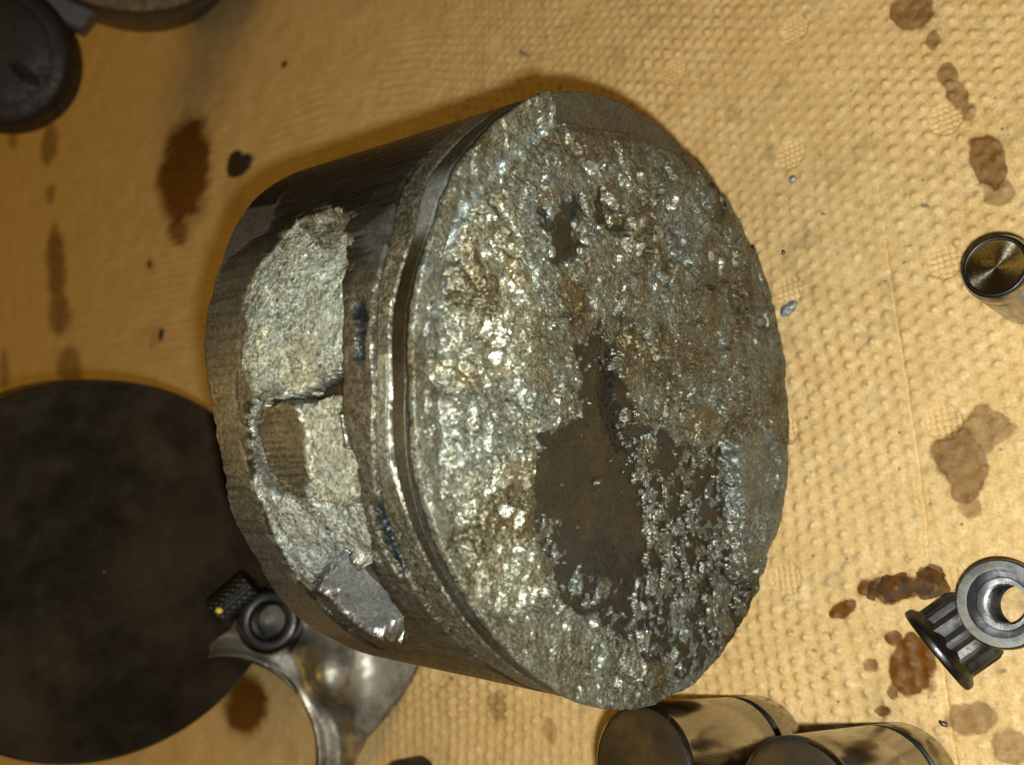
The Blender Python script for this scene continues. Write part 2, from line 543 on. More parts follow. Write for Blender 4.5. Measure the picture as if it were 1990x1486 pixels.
# a seam where one sheet overlaps the next
sd = np.interp(PX, [p[0] for p in CREASE[::-1]], [p[1] for p in CREASE[::-1]])
off = PY - sd + .25 * fbm(PX, PY, 6, 2, 77)
Z += (.62 * sstep(-.3, .5, off) * np.exp(-np.clip(off, 0, None) / 16.0) - .55 * np.exp(-(off / .42) ** 2)) * (.25 + .75 * sstep(80, 20, PX))
# frayed patch by the second lifter
Z += .9 * np.exp(-((PX + 55.5) ** 2 + (PY + 31) ** 2) / 5) * np.abs(fbm(PX, PY, 2.0, 3, 51))
stain = np.zeros_like(PX)
n_edge = fbm(PX, PY, 5, 4, 23)
for (a, b, ux, uy, vx, vy, s) in STAINS:
    det = ux * vy - uy * vx
    lu = ((PX - a) * vy - (PY - b) * vx) / det
    lv = (-(PX - a) * uy + (PY - b) * ux) / det
    q = np.hypot(lu, lv) + n_edge * (.5 if b < 100 else .22)
    if b > 100:
        stain = np.maximum(stain, s * sstep(1.22, .72, q))
        continue
    stain = np.maximum(stain, min(s * 1.3, 1.0) * (.80 * sstep(1.06, .92, q) + .20 * sstep(1.3, .5, q) + .16 * np.exp(-((q - .9) / .07) ** 2)))
# dirt caught on the bumps
soot = sstep(.30, .62, fbm(PX, PY, 5.5, 4, 70)) * .22 + .75 * sstep(.62, .82, fbm(PX * 1.0, PY, 1.5, 2, 33)) * sstep(.0, .5, fbm(PX, PY, 18, 2, 34))
soot *= sstep(170, 90, PY)
nz = Z - Z[np.abs(PX - 0).argmin()] * 0
paper = np_mesh('bench_paper', np.c_[PX, PY, Z - 1.0], grid_quads(len(xs), len(ys)), M_paper,
                attrs={'stain': stain, 'soot': soot, 'fray': pad})
paper['kind'] = 'structure'
paper['label'] = 'oil-stained embossed brown kraft paper covering the workbench'
GZ = -.75   # mean level the parts stand on

# ---------------------------------------------------------------- the battered piston
R = 51.0
base = np.array([0.0, 28.0, 0.0])
piston = thing('broken_piston', 'large battered alloy piston lying on its side with a hammered crown facing the camera', 'piston', base)
WALL = {
    'recess': [(72.7, 41.2), (68.1, 38.2), (64.6, 36.8), (63.4, 30), (63.9, 26.3), (67.6, 22.1), (70.6, 21.5), (74, 18.6), (75.8, 19.5), (78.2, 17.4), (80.9, 18.3), (85.8, 16.2), (90.2, 15.8), (95.4, 15.8), (97.5, 23.1), (99.2, 30), (98.7, 33.8), (98.3, 36.6), (95.1, 38.9), (90.7, 40.5), (85.9, 40.6), (80.8, 41.4), (77, 41.9)],
    'recess_stain': [(64.6, 36.8), (63.4, 30), (63.9, 26.3), (67.6, 22.1), (70.6, 21.5), (73.3, 19.4), (70.7, 25.5), (70.2, 29.8)],
    'pocket': [(99.2, 30), (97.6, 23.1), (96.3, 15.5), (99.9, 15.6), (99.8, 18.2), (100.6, 23.1), (100.2, 26.4)],
    'boss': [(100.4, 34.6), (99.9, 32.4), (99.4, 27), (101.1, 26.1), (104.6, 24.7), (108.9, 25), (113.3, 26), (116.4, 26.5), (116.7, 30.3), (115, 33.3), (110.3, 35.3), (106.7, 36.1), (104.8, 36.7)],
    'boss_side': [(99.4, 27), (99.3, 16.4), (102.6, 15.8), (108.4, 16), (111, 14.1), (117.3, 15.6), (116.7, 27), (113.3, 26), (104.6, 24.7)],
    'gap': [(99.5, 38.8), (100.4, 34.6), (104.8, 36.7), (110.3, 35.3), (115, 33.3), (116.0, 32.5), (117, 36), (114, 40.2), (108, 41.0), (103, 41.0), (99.5, 40.5)],
    'gran2': [(98.9, 36.6), (100.4, 34.6), (104.8, 36.7), (110.3, 35.3), (115, 33.3), (116.9, 30.4), (118.2, 15.3), (122.3, 15.7), (127.1, 17), (130.3, 19.7), (129.4, 22.2), (128, 24.4), (128.7, 28), (133.6, 33.9), (137.1, 38.7), (132.9, 40.4), (126.1, 40), (119.8, 40.1), (114.9, 40), (108.4, 39.4), (101, 38.9)],
    'cast': [(130, 31.5), (128.2, 27.7), (128.5, 24.7), (130.5, 22.8), (130.3, 19.1), (134.6, 18.8), (139.4, 19.1), (147.1, 23.1), (150.6, 27.8), (150.7, 32.4), (148.5, 35.1), (143.7, 35), (138.7, 35.1), (135.1, 37.8)],
    'clean': [(54.1, 61.9), (56, 49.7), (50.8, 51.2), (65, 44.7), (66.2, 47.8), (69.3, 53.7), (74.8, 53.4), (66.9, 60)],
    'blk_reflect': [(40.6, 69.4), (41, 62), (48.4, 51.9), (56, 49.7), (54.1, 61.9)],
    'streak': [(72.3, 17.2), (68.7, 14.2), (66.1, 9.5), (71.3, 9), (78.6, 9.6), (77.7, 12.8)],
    'blue': [(84.4, 13.9), (85.8, 11.1), (90.1, 10.5), (95.8, 10.8), (94, 12.4), (88.8, 13.2)],
    'blue2': [(116.9, 12), (118.2, 11.4), (124, 11.1), (131, 11.3), (131, 12.6), (125, 13.3), (120.4, 13)],
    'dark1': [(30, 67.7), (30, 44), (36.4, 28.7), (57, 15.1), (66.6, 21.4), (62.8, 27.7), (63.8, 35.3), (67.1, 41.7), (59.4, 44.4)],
    'slit1': [(93.7, 41.6), (98.6, 41.6), (98.6, 42.5), (93.7, 42.5)],
    'slit2': [(106, 41.2), (111, 40.8), (111.3, 41.5), (106, 41.9)],
    'slit3': [(77, 42.3), (81, 42.0), (81, 42.8), (77, 43)],
    'slit4': [(99.4, 41.3), (100.2, 41.3), (100.2, 42), (99.4, 42)],
}
WALL = {k: [(math.radians(a) * R, b) for a, b in v] for k, v in WALL.items()}
def curve(t, pts):
    return np.interp(t, [p[0] for p in pts], [p[1] for p in pts])
B0 = [(20, 0), (40, -.6), (55, .0), (62, 1.0), (75, .2), (88, 1.1), (99, .7), (111, 1.7), (121, 1.8), (138, .6), (157, 0), (200, .5)]
B1 = [(40, .6), (62, 2.4), (75, .8), (88, 1.8), (99, 1.3), (111, 2.7), (121, 3.2), (138, 2.2), (157, 1.3), (200, 1.5)]
B2 = [(40, 4.6), (62, 6.7), (75, 3.9), (88, 4.9), (99, 4.1), (111, 5.5), (121, 5.5), (138, 4.4), (157, 3.5), (200, 4)]
B3 = [(40, 5.4), (62, 7.4), (75, 4.5), (88, 5.6), (99, 4.9), (111, 6.5), (121, 6), (138, 5), (157, 4.2), (200, 4.7)]
B4 = [(40, 10), (62, 12.2), (75, 9.2), (84, 9.0), (88, 8.4), (99, 7.3), (111, 9.3), (121, 11.0), (138, 10.4), (157, 9), (200, 9)]
B5 = [(40, 10.6), (62, 12.9), (75, 9.7), (84, 9.6), (88, 9.4), (99, 8.1), (111, 10), (121, 12.0), (138, 11.4), (157, 10), (200, 9.8)]
END = [(-20, 60), (20, 63), (36, 64), (50, 62), (60, 59), (70, 55.6), (80.8, 54.4), (88.3, 53), (95.4, 50.8), (100.3, 49.6), (105, 49.3), (110, 48.9), (120, 50.8), (127.6, 50), (138, 51.8), (149, 53), (156, 51.5), (170, 53), (200, 57), (340, 60)]

tfine = np.arange(14, 178, .24)
tco = np.arange(178, 374, 1.6)
TH = np.concatenate([tfine, tco])
NT_, NY = len(TH), 262
thd = np.where(TH > 340, TH - 360, TH)
in_shelf = sstep(35.6, 34.8, thd) * sstep(-40, -39, thd) * (thd > -45)
y0 = np.where(in_shelf > .5, 3.0, np.where((TH > 177) & (TH < 321), 4.5, curve(thd, B0) - .1))
yend = curve(thd, END) + (.7 * fbm(TH * .89, TH * 0, 5, 4, 12, .7) + .35 * fbm(TH * .89, TH * 0, 1.4, 2, 13)) * ((thd > 66) & (thd < 135))
tt = np.linspace(0, 1, NY)
T2 = np.repeat(TH[:, None], NY, 1).ravel()
D2 = np.repeat(thd[:, None], NY, 1).ravel()
YY = (y0[:, None] + (yend - y0)[:, None] * tt[None]).ravel()
S = np.radians(T2) * R
# jagged outlines of the broken zones
jx = S + 1.1 * fbm(S, YY, 3.2, 4, 101, .7) + .2 * fbm(S, YY, .9, 2, 102)
jy = YY + 1.1 * fbm(S, YY, 3.2, 4, 131, .7) + .2 * fbm(S, YY, .9, 2, 132)
msk = {}
for k, p in WALL.items():
    if k in ('slit1', 'slit2', 'slit3', 'slit4'):
        msk[k] = sstep(-.2, .15, poly_sd(S + .2 * fbm(S, YY, 1.5, 2, 9), YY, p))
    elif k in ('clean', 'blk_reflect'):
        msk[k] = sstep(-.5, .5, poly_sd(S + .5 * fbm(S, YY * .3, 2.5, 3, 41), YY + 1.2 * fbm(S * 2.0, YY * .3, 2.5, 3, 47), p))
    elif k in ('streak', 'dark1'):
        msk[k] = sstep(-1.4, 1.4, poly_sd(S + 1.6 * fbm(S, YY * .3, 2.5, 3, 41, .5, True), YY + 3.2 * fbm(S * 2.5, YY * .3, 2.5, 3, 47, .5, True), p))
    elif k in ('blue', 'blue2'):
        msk[k] = sstep(-.7, .7, poly_sd(jx, jy, p))
    else:
        msk[k] = sstep(-.5, .5, poly_sd(jx, jy, p))
b0, b1, b2, b3, b4, b5 = [curve(D2, b) for b in (B0, B1, B2, B3, B4, B5)]
yn = YY + .12 * fbm(S, YY, 2.2, 3, 15)
def band(a, b, e=.14):
    return sstep(a - e, a + e, yn) * sstep(b + e, b - e, yn)
gA = 1 - sstep(b1 + .2, b1 + .5, yn)                 # gap under the mushroomed lip
ringb = band(b1, b2)
gB = band(b2, b3)
strip = band(b3, b4)
gC = band(b4 - .1, b5 + .2) * sstep(52, 60, D2)
land = band(b5, b5 + 5.5, .8)
skirt = sstep(b5 - .1, b5 + .3, yn)
rad = np.full(S.shape, 50.35)
rad -= gA * 2.6 * (D2 > 36)
rad -= gB * 2.2 + gC * 2.2
gran_strip = strip * (1 - sstep(92, 96, D2) * sstep(122, 112, D2))
gran_land = land * sstep(76, 84, D2) * sstep(150, 128, D2) * (1 - msk['recess'])
g1, g2, g3 = fbm(S, YY, 5, 4, 201), fbm(S, YY, 1.9, 4, 211), fbm(S, YY, .9, 2, 221)
gr_amt = np.clip(msk['recess'] + msk['gran2'] + msk['boss_side'] + .55 * gran_strip + .7 * gran_land, 0, 1)
cdx, cdy, cr, ced = cells(S, YY, 1.1, 301)
sdr = np.maximum(poly_sd(jx, jy, WALL['recess']), poly_sd(jx, jy, WALL['gran2']))
sm_n = fbm(S * 1.2, YY * .55, 2.0, 4, 881, .65)
halo = sstep(-3.2, -.1, sdr) * (1 - sstep(-.3, .3, sdr)) * sstep(.02, .22, sm_n) * sstep(14.5, 16.5, YY)
smear = sstep(-.4, .4, sdr) * sstep(4.0, .2, sdr) * sstep(-.02, .25, fbm(S, YY, 3.0, 4, 891, .65))
gr_amt = np.clip(gr_amt + .8 * halo, 0, 1)
facet = (cdx * (cr[0] - .5) + cdy * (cr[1] - .5)) * 1.0
rad += gr_amt * (.15 * g2 + .12 * g3 + .12 * facet + .45 * fbm(S, YY, 8, 3, 231) * (msk['recess'] + msk['gran2']).clip(0, 1))
rad += msk['recess'] * (-.35 - 2.3 * sstep(40, 22, YY) + .55 * g1)
rad += msk['gran2'] * (-.4 - 1.7 * sstep(39, 24, YY) + .6 * g1) + msk['cast'] * (-.2 - 6.0 * sstep(37.5, 25, YY) - 1.3 * sstep(148, 130, D2) + .25 * fbm(S, YY, 9, 2, 5))
bs = msk['boss_side'] * (1 - msk['boss'])
rad += bs * (-.5 - 1.0 * sstep(25, 17, YY) + .2 * g1)
rad += msk['boss'] * (.1 + .10 * fbm(S * 5, YY * .3, 2, 3, 8, .5, True))
rad -= msk['pocket'] * 5.2 + msk['gap'] * 1.5 * sstep(41, 35.5, YY) * (1 - msk['boss'])
rad -= (msk['slit1'] + msk['slit2'] + msk['slit3'] + msk['slit4']).clip(0, 1) * .2
rad -= (msk['blue'] + msk['blue2']).clip(0, 1) * (.8 - .15 * g2)
CRACKS_AND_SHADE = [[(73, 19.4), (75.8, 19.3), (78.2, 17.3), (80.9, 18.1), (85.8, 16.1), (90.2, 15.7), (95.4, 15.6), (99, 15.5), (104, 15.7), (110, 14.6), (112, 14.0)],
          [(100.2, 33.4), (99.3, 30), (97.5, 23.1), (96.2, 15.6)], [(104.5, 37.6), (108, 37.3), (112, 36.4), (115.5, 33.5)], [(118, 13.2), (124, 13.6), (131, 13.2)],
          [(136, 38.2), (142, 39.6), (150, 38.6), (156, 38)]]
crk_shade = np.zeros_like(S)
for ln, wd in zip(CRACKS_AND_SHADE, (.22, .34, .5, .25, .55)):
    crk_shade = np.maximum(crk_shade, np.exp(-(line_d(S + .35 * fbm(S, YY, 1.6, 3, 87), YY + .35 * fbm(S, YY, 1.6, 3, 88), [(math.radians(a) * R, b) for a, b in ln]) / wd) ** 2))
rad -= crk_shade * 1.5
# lips where the metal was smeared over the edges of the broken zones
edge_m = (msk['recess'] * (1 - msk['recess']) * 4 + msk['gran2'] * (1 - msk['gran2']) * 4).clip(0, 1)
rad += edge_m * .25 * g2
# faint machining and scuffing along the axis
scuff = fbm(S * 4.0, YY * .22, 2.2, 3, 55, .5, True)
worn = skirt * (1 - gr_amt) * (1 - msk['cast'])
rad += worn * .05 * scuff
rimzone = sstep(yend.repeat(NY) - 1.0, yend.repeat(NY), YY)
rad -= rimzone * .5
# the skirt bells out slightly to one side
rad += 1.9 * np.cos(np.radians(T2 - 30)) * np.clip(YY, 0, None) / 50
# shelf where a piece of the crown edge broke away
rows_in = np.concatenate([np.full((NT_, 1), 40.0), np.full((NT_, 1), 47.0)], 1)
PXw = rad * np.cos(np.radians(T2))
PZw = rad * np.sin(np.radians(T2))
Vw = np.c_[PXw, YY, PZw + R].reshape(NT_, NY, 3)
shelf_r = np.linspace(41, 50.2, 26)
sh = []
for rr in shelf_r:
    yy = np.where(in_shelf > .5, 3.0 + .22 * fbm(TH * .9, TH * 0 + rr, 3, 3, 17) + .12 * (rr > 50), y0 + 4.5 + (47 - np.minimum(rr, 47)) * .8)
    r_use = np.where(in_shelf > .5, rr, np.minimum(rr, 47))
    sh.append(np.c_[r_use * np.cos(np.radians(TH)), yy, r_use * np.sin(np.radians(TH)) + R])
inner = []
for k, (rr, ) in enumerate([(46.0,), (45.5,), (44.5,)]):
    yy = yend - (0.2, 8, 30)[k]
    inner.append(np.c_[rr * np.cos(np.radians(TH)), yy, rr * np.sin(np.radians(TH)) + R])
NS = len(sh)
Vall = np.concatenate([np.stack(sh, 1), Vw, np.stack(inner, 1)], 1)
NV = Vall.shape[1]

def lerp3(c, m, to):
    return c + (np.array(to)[None] - c) * np.clip(m, 0, 1)[:, None]
tint = np.tile(np.array([[.150, .138, .112]]), (S.size, 1))
st1, st2 = fbm(S * 4.6, YY * .14, 2.4, 4, 61, .6, True), fbm(S * 1.0, YY * .12, 3.5, 3, 66, .5, True)
tint = lerp3(tint, sstep(-.05, .45, st1) * .8, (.058, .051, .039))
tint = lerp3(tint, sstep(.05, .5, st2) * .7, (.23, .218, .182))
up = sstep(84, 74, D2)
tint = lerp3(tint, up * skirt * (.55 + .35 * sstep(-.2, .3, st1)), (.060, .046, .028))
tint = lerp3(tint, msk['streak'] * skirt * (.75 + .25 * st1), (.30, .31, .30))
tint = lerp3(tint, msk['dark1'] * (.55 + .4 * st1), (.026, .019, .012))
tint = lerp3(tint, msk['clean'], (.33, .295, .275))
tint = lerp3(tint, msk['blk_reflect'] * .95, (.012, .011, .010))  # black tint stands in for a dark reflection on the skirt
rim_m = sstep(40.5, 41.5, YY) * sstep(66, 76, D2)
tint = lerp3(tint, rim_m * .75, (.178, .162, .127))
tint = lerp3(tint, rim_m * sstep(.1, .4, st1) * .45, (.075, .066, .048))
tint = lerp3(tint, rim_m * sstep(136, 142, D2), (.22, .19, .155))
tint = lerp3(tint, gran_strip * .85, (.165, .155, .12))
tint = lerp3(tint, gran_land * .8, (.155, .14, .105))
tint = lerp3(tint, ringb * .6 * sstep(64, 72, D2) * sstep(82, 78, D2), (.30, .31, .29))
tint = lerp3(tint, gA * .9 + gB * .8 + gC * .8, (.035, .026, .015))
low = sstep(128, 134, D2) * skirt * (1 - msk['cast'])
tint = lerp3(tint, low * sstep(14, 22, YY) * sstep(37, 30, YY) * .5, (.20, .175, .12))
tint = lerp3(tint, sstep(150, 156, D2) * skirt * .7, (.055, .040, .022))
gcol = fbm(S, YY, 7, 3, 71)
tint = lerp3(tint, msk['recess'], (.36, .37, .325))
tint = lerp3(tint, msk['recess'] * sstep(.0, .45, gcol) * .6, (.40, .36, .24))
tint = lerp3(tint, msk['recess_stain'] * .85 * sstep(-.5, .1, g1), (.075, .052, .028))
tint = lerp3(tint, msk['gran2'], (.36, .36, .335))
tint = lerp3(tint, bs, (.36, .34, .27))
tint = lerp3(tint, msk['boss'], (.25, .23, .175))
tint = lerp3(tint, msk['boss'] * sstep(.05, .5, st1) * .6, (.12, .10, .065))
tint = lerp3(tint, msk['cast'], (.31, .31, .32))
tint = lerp3(tint, msk['cast'] * sstep(23, 20, YY - .35 * (S / R * 57.3 - 134)), (.14, .115, .085))
slit = (msk['slit1'] + msk['slit2'] + msk['slit3'] + msk['slit4']).clip(0, 1)
tint = lerp3(tint, slit, (.03, .025, .018))
tint = lerp3(tint, msk['gap'] * (1 - msk['boss']) * .85, (.045, .038, .028))  # shade in the gap beside the boss put into the tint
tint = lerp3(tint, msk['pocket'], (.13, .12, .10))
tint = lerp3(tint, (msk['blue'] + msk['blue2']).clip(0, 1), (.028, .036, .050))
tint = lerp3(tint, halo * .8, (.30, .29, .245))
tint = lerp3(tint, smear * .75, (.105, .088, .060))
tint = lerp3(tint, sstep(.25, .6, fbm(S, YY, 4.5, 4, 83)) * gr_amt * .5, (.15, .125, .085))
tint *= (1 - gr_amt * np.clip(msk['recess'] + msk['gran2'] + msk['boss_side'], 0, 1))[:, None] * 1.0 + (gr_amt * np.clip(msk['recess'] + msk['gran2'] + msk['boss_side'], 0, 1))[:, None] * np.array([[.74, .78, .80]])
tint = lerp3(tint, crk_shade * .9, (.018, .015, .011))  # cracks, plus shade under the recess edge, darkened in the tint
tint *= (1 - .50 * worn * (1 - .6 * rim_m))[:, None]
tint *= (1 - .3 * (gran_strip + gran_land + ringb).clip(0, 1))[:, None]
rough = np.full(S.shape, .41)
rough += gr_amt * .10 - msk['cast'] * .08 - msk['clean'] * .02 - (msk['blue'] + msk['blue2']).clip(0, 1) * .08
metal = np.full(S.shape, .72) - .12 * gr_amt - .30 * (msk['recess'] + msk['gran2'] + msk['boss_side']).clip(0, 1)
metal = np.where(msk['cast'] > .5, .75, metal) * (1 - slit)
grain = np.full(S.shape, .10) + gr_amt * .48 + msk['cast'] * .08 + gran_strip * .2 + low * .12
grain *= 1 - .85 * msk['cast']
def pad_rows(a, first, last):
    a = a.reshape(NT_, NY, -1)
    f = np.broadcast_to(np.array(first, float).reshape(1, 1, -1), (NT_, NS, a.shape[2]))
    l = np.broadcast_to(np.array(last, float).reshape(1, 1, -1), (NT_, 3, a.shape[2]))
    r = np.concatenate([f, a, l], 1).reshape(NT_ * NV, -1)
    return r if r.shape[1] > 1 else r[:, 0]
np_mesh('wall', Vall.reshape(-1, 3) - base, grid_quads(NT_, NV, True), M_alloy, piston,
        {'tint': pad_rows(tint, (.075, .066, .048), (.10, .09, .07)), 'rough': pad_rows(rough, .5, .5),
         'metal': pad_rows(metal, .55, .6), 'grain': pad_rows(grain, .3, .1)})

# crown: a height field over the disc, folded over its rim
CR = {
    'd1': [(22.3, 27), (22.5, 24), (25.1, 22.4), (26.5, 19.4), (22.4, 20.3), (20.3, 18.8), (17.7, 20.5), (16.1, 24.6), (17.9, 26.8)],
    'd1b': [(29.5, 14.4), (26.7, 12.2), (27.8, 7.4), (25.2, 8.6), (25, 12), (25.9, 14.8)],
    'd2': [(4.1, 18.9), (6.3, 14.3), (9.3, 12.6), (9.8, 11.3), (7.2, 10.7), (10.9, 9.4), (12.6, 6.1), (7.3, 6.4), (3.6, 7.4), (-2.2, 2), (-6.1, -.4), (-8.5, 4.3), (-13.8, -.3), (-20.4, -1.6), (-25.2, -3.4), (-29.4, -3), (-31.4, 4.4), (-31.1, 13.4), (-28.3, 17.3), (-23.7, 17.1), (-23.2, 20.1), (-21.2, 22.6), (-20, 25), (-17.2, 26.4), (-14.5, 23.3), (-10.9, 20.2), (-8.7, 16.1), (-5.5, 15.8), (-3.3, 17.2), (-.7, 16.2), (1.3, 18.3)],
    'd2black': [(4.6, 10.9), (4.3, 8.2), (1.1, 7.2), (-4, 7.4), (-6.9, 4.5), (-10, 2.8), (-10.4, 5.5), (-6.8, 9.2), (-2.2, 11.6)],
    'd3': [(-12, 27), (-9.4, 20.3), (-6.1, -.4), (-7.7, -12.7), (-4.6, -27.8), (-17.7, -29.4), (-27.9, -30.9), (-31.2, -40.3), (-35.9, -38.7), (-44.2, -26.6), (-46.6, -15.4), (-42.4, -3.3), (-39.3, 6.4), (-35.8, 16.6), (-28.6, 21.9), (-20.1, 26.1)],
    'grey': [(-3.8, -26.3), (.7, -42.8), (-5.1, -52.5), (-15.5, -51.8), (-25.6, -45), (-27.4, -38.2), (-26.5, -30.8), (-17.7, -29.4)],
    'notch': [(-30.1, -32.8), (-28.3, -39.2), (-26, -50), (-27.6, -50), (-30.2, -40.3), (-31.4, -34.7)],
    'ridge': [(17.9, 43.9), (22.9, 33.9), (21.6, 28.1), (14, 26.2), (5.6, 27.6), (-.4, 26.5), (-8.3, 27.3), (-15.5, 24.9), (-23, 25.3), (-30.1, 22.9), (-33.7, 21.4), (-36.1, 27.7), (-32.9, 35.2), (-24.4, 40), (-14.4, 42.6), (-4.2, 44.3), (5.9, 44.5)],
}
CHANNEL = [(11.7, 44.7), (5.6, 45.6), (-.9, 45.6), (-7.7, 44.6), (-14.5, 43.3), (-21.1, 41.4), (-27.7, 38.2)]
BLUE_LINE = [(37.2, 26.7), (32.3, 31.5), (27.9, 35.6), (24.5, 38.5), (20.8, 42.2), (16.2, 44.7), (12, 46.2), (8.2, 46.7), (2.5, 46.5)]
FLAKES = [(14.3, 38.4), (12.3, 40.3), (7.6, 32.3), (8.7, 34.1), (.7, 35.3), (1.7, 37.5), (-2.3, 35.5), (-1, 33), (-5.6, 37.2), (-5.7, 29.8), (-11.9, 40), (33.2, 7.8), (29.3, 12.4), (33.6, 16.8), (23.6, 3.4), (27.9, -1.5), (-23.3, 32.2), (-24.1, 29.5), (-34.2, 24.7), (-35.4, 26.7), (-33, 22), (-21.1, 35.5), (-34.3, 35.5), (-37.9, 10.3), (27.7, -22.3), (28.7, -18.7), (35.7, -6.4), (-38.4, 16.3), (-16.1, 29.8), (-28.3, 28), (-29.3, 32.6)]
RUST = [(12.6, 42.8), (10.2, 41), (9.1, 32.5), (16.6, 38.7), (24.9, -5.6), (11.7, -5), (10.9, 31.6), (6.9, 25.5), (-12.6, 40), (34.3, 20.8), (34.2, 24.5), (33.5, 2.7), (22.1, -9), (-11.6, 29.2), (-16, 34.1)]
CRACK = [(-60, 50.7), (-34, 50.6), (-22, 49.6), (-14, 48.2), (-8, 46), (-3, 44.7), (3.7, 45.0), (10, 44.2), (16, 43.6), (23, 44.3), (29.7, 45.3), (34.6, 45.8), (35.2, 48.5), (35.8, 50.6), (60, 50.8)]

NTH, NR = 1150, 215
tc = np.linspace(0, 2 * np.pi, NTH, endpoint=False)
tcd = np.degrees(tc)
tcd = np.where(tcd > 300, tcd - 360, tcd)
redge = np.where((tcd > -60) & (tcd < 60), np.interp(tcd, [p[0] for p in CRACK], [p[1] for p in CRACK]), 50.8)
jag = fbm(tcd * .89, tcd * 0, 4.0, 4, 401) * .55
low_side = sstep(-170, -150, tcd) * sstep(-5, -25, tcd) if False else ((tcd < -15) | (tcd > 180))
redge = redge + jag * np.where(low_side, 1.0, .45)
redge += np.where(low_side, .1, 0)
# the rim was hammered flat and bitten at one side
redge -= 1.9 * np.exp(-((tcd - 242) / 4) ** 2) - .0
rr = np.concatenate([np.linspace(0, .9, int(NR * .86)), np.linspace(.9, 1, NR - int(NR * .86) + 1)[1:]])
RA = redge[:, None] * rr[None]
CX, CZ = (RA * np.cos(tc)[:, None]).ravel(), (RA * np.sin(tc)[:, None]).ravel()
rnorm = np.repeat(rr[None], NTH, 0).ravel()
TD = np.repeat(tcd[:, None], NR, 1).ravel()
jx = CX + 1.5 * fbm(CX, CZ, 4.0, 4, 501, .75) + .9 * fbm(CX, CZ, 1.1, 2, 502)
jz = CZ + 1.5 * fbm(CX, CZ, 4.0, 4, 511, .75) + .9 * fbm(CX, CZ, 1.1, 2, 512)
cm = {}
for k, p in CR.items():
    e = .55 if k in ('d1', 'd1b', 'd2', 'notch') else 1.6
    if k == 'grey':
        e = 1.4
    cm[k] = sstep(-e, e, poly_sd(jx, jz, p) + (1.0 if k in ('d1', 'd1b') else 0))
speck = fbm(CX * .8, CZ * 1.3, 3.0, 4, 521)
smooth_m = np.clip(cm['d1'] + cm['d1b'] + cm['d2'], 0, 1) * sstep(.50, .30, speck + .02)
core = sstep(-1.5, 1.5, poly_sd(CX, CZ, CR['d2']))
dens = np.clip(.40 - .36 * core + .55 * fbm(CX, CZ, 9, 3, 531) + .12 * sstep(-10, -28, CZ) + .18 * sstep(-30, -42, CX), .04, .97)
xr_, zr_ = CX * .78 + CZ * .2, CZ * 1.0 - CX * .12
spn = fbm(xr_, zr_, 1.35, 3, 917, .65)
speckd = sstep(0, .14, spn - (.5 - dens) * .95)
d3m = sstep(-.35, .35, poly_sd(CX + 2.6 * fbm(CX, CZ, 6, 4, 921), CZ + 2.6 * fbm(CX, CZ, 6, 4, 931), CR['d3']))
sd2 = poly_sd(CX, CZ, CR['d2'])
smooth_m *= 1 - cm['d2'] * sstep(0, .16, fbm(CX * .8, CZ, 1.6, 3, 957, .65) - (.16 + .085 * np.clip(sd2, 0, 6)))
smooth_m = np.maximum(smooth_m, d3m * (1 - speckd))
smooth_m *= 1 - cm['grey']
broken = 1 - smooth_m
lump_zone = np.exp(-(((CX - 27) / 11) ** 2 + ((CZ - 3) / 15) ** 2))
lx, lz, lr, le = cells(CX * .9 + CZ * .3, CZ, 4.0, 771)
lump = np.clip(1 - (np.hypot(lx, lz) / (1.2 + 1.1 * lr[0])) ** 2, 0, 1) * (lr[1] < .75)
crease = np.abs(fbm(CX, CZ, 11, 3, 781))
hgt = .55 * fbm(CX, CZ, 22, 2, 541) + lump_zone * lump * 1.5 - broken * .9 * sstep(.09, .0, crease) + broken * (.95 * fbm(CX, CZ, 7.5, 4, 551) + .22 * fbm(CX * .8, CZ * 1.3, 2.2, 3, 561) + .22 * fbm(CX, CZ, .8, 2, 565))
# flakes torn by whatever was hammered between piston and head
topside = sstep(-12, 8, CX)
fx, fz, fr, fe = cells(CX * .72 + CZ * .15, CZ, 2.4, 601)
act = (fr[3] < .42)
rough_zone = np.clip(.55 + .6 * fbm(CX, CZ, 14, 2, 571) + .25 * cm['ridge'], .25, 1.1) * broken * (1 - .7 * cm['grey']) * (1 - .75 * sstep(.84, .93, rnorm) * sstep(-5, 8, CZ))
hgt += act * rough_zone * (fx * (fr[0] - .5) * .75 + fz * (fr[1] - .6) * .8 + (fr[2] - .5) * .45)
gx, gz, gr_, ge = cells(CX * .8, CZ, 1.05, 631)
hgt += rough_zone * (gx * (gr_[0] - .5) + gz * (gr_[1] - .55)) * .55
hgt -= .25 * act * rough_zone * sstep(.22, .0, fe)
flake = np.zeros_like(CX)
for i, (a, b) in enumerate(FLAKES):
    w, l = .5 + .5 * random.random(), .7 + 1.1 * random.random()
    q = np.hypot((CX - a) / l, (CZ - b) / w) + .75 * fbm(CX, CZ, 1.6, 2, 660 + i)
    m = sstep(1.15, .8, q)
    hgt += m * (-.95 * (CZ - b) + .25 * (CX - a) * (random.random() - .5) + .25)
    flake = np.maximum(flake, m)
hgt += cm['ridge'] * (.9 + .5 * fbm(CX, CZ, 6, 3, 701))
hgt -= 1.0 * np.exp(-(line_d(jx, jz, CHANNEL) / 1.7) ** 2)
hgt -= smooth_m * .6 + cm['d3'] * .5 + cm['d2black'] * .8
hgt += cm['grey'] * .9 - cm['notch'] * 2.2
hgt += smooth_m * (.25 * fbm(CX, CZ, 12, 2, 711) + .10 * fbm(CX, CZ, 2.5, 3, 712))
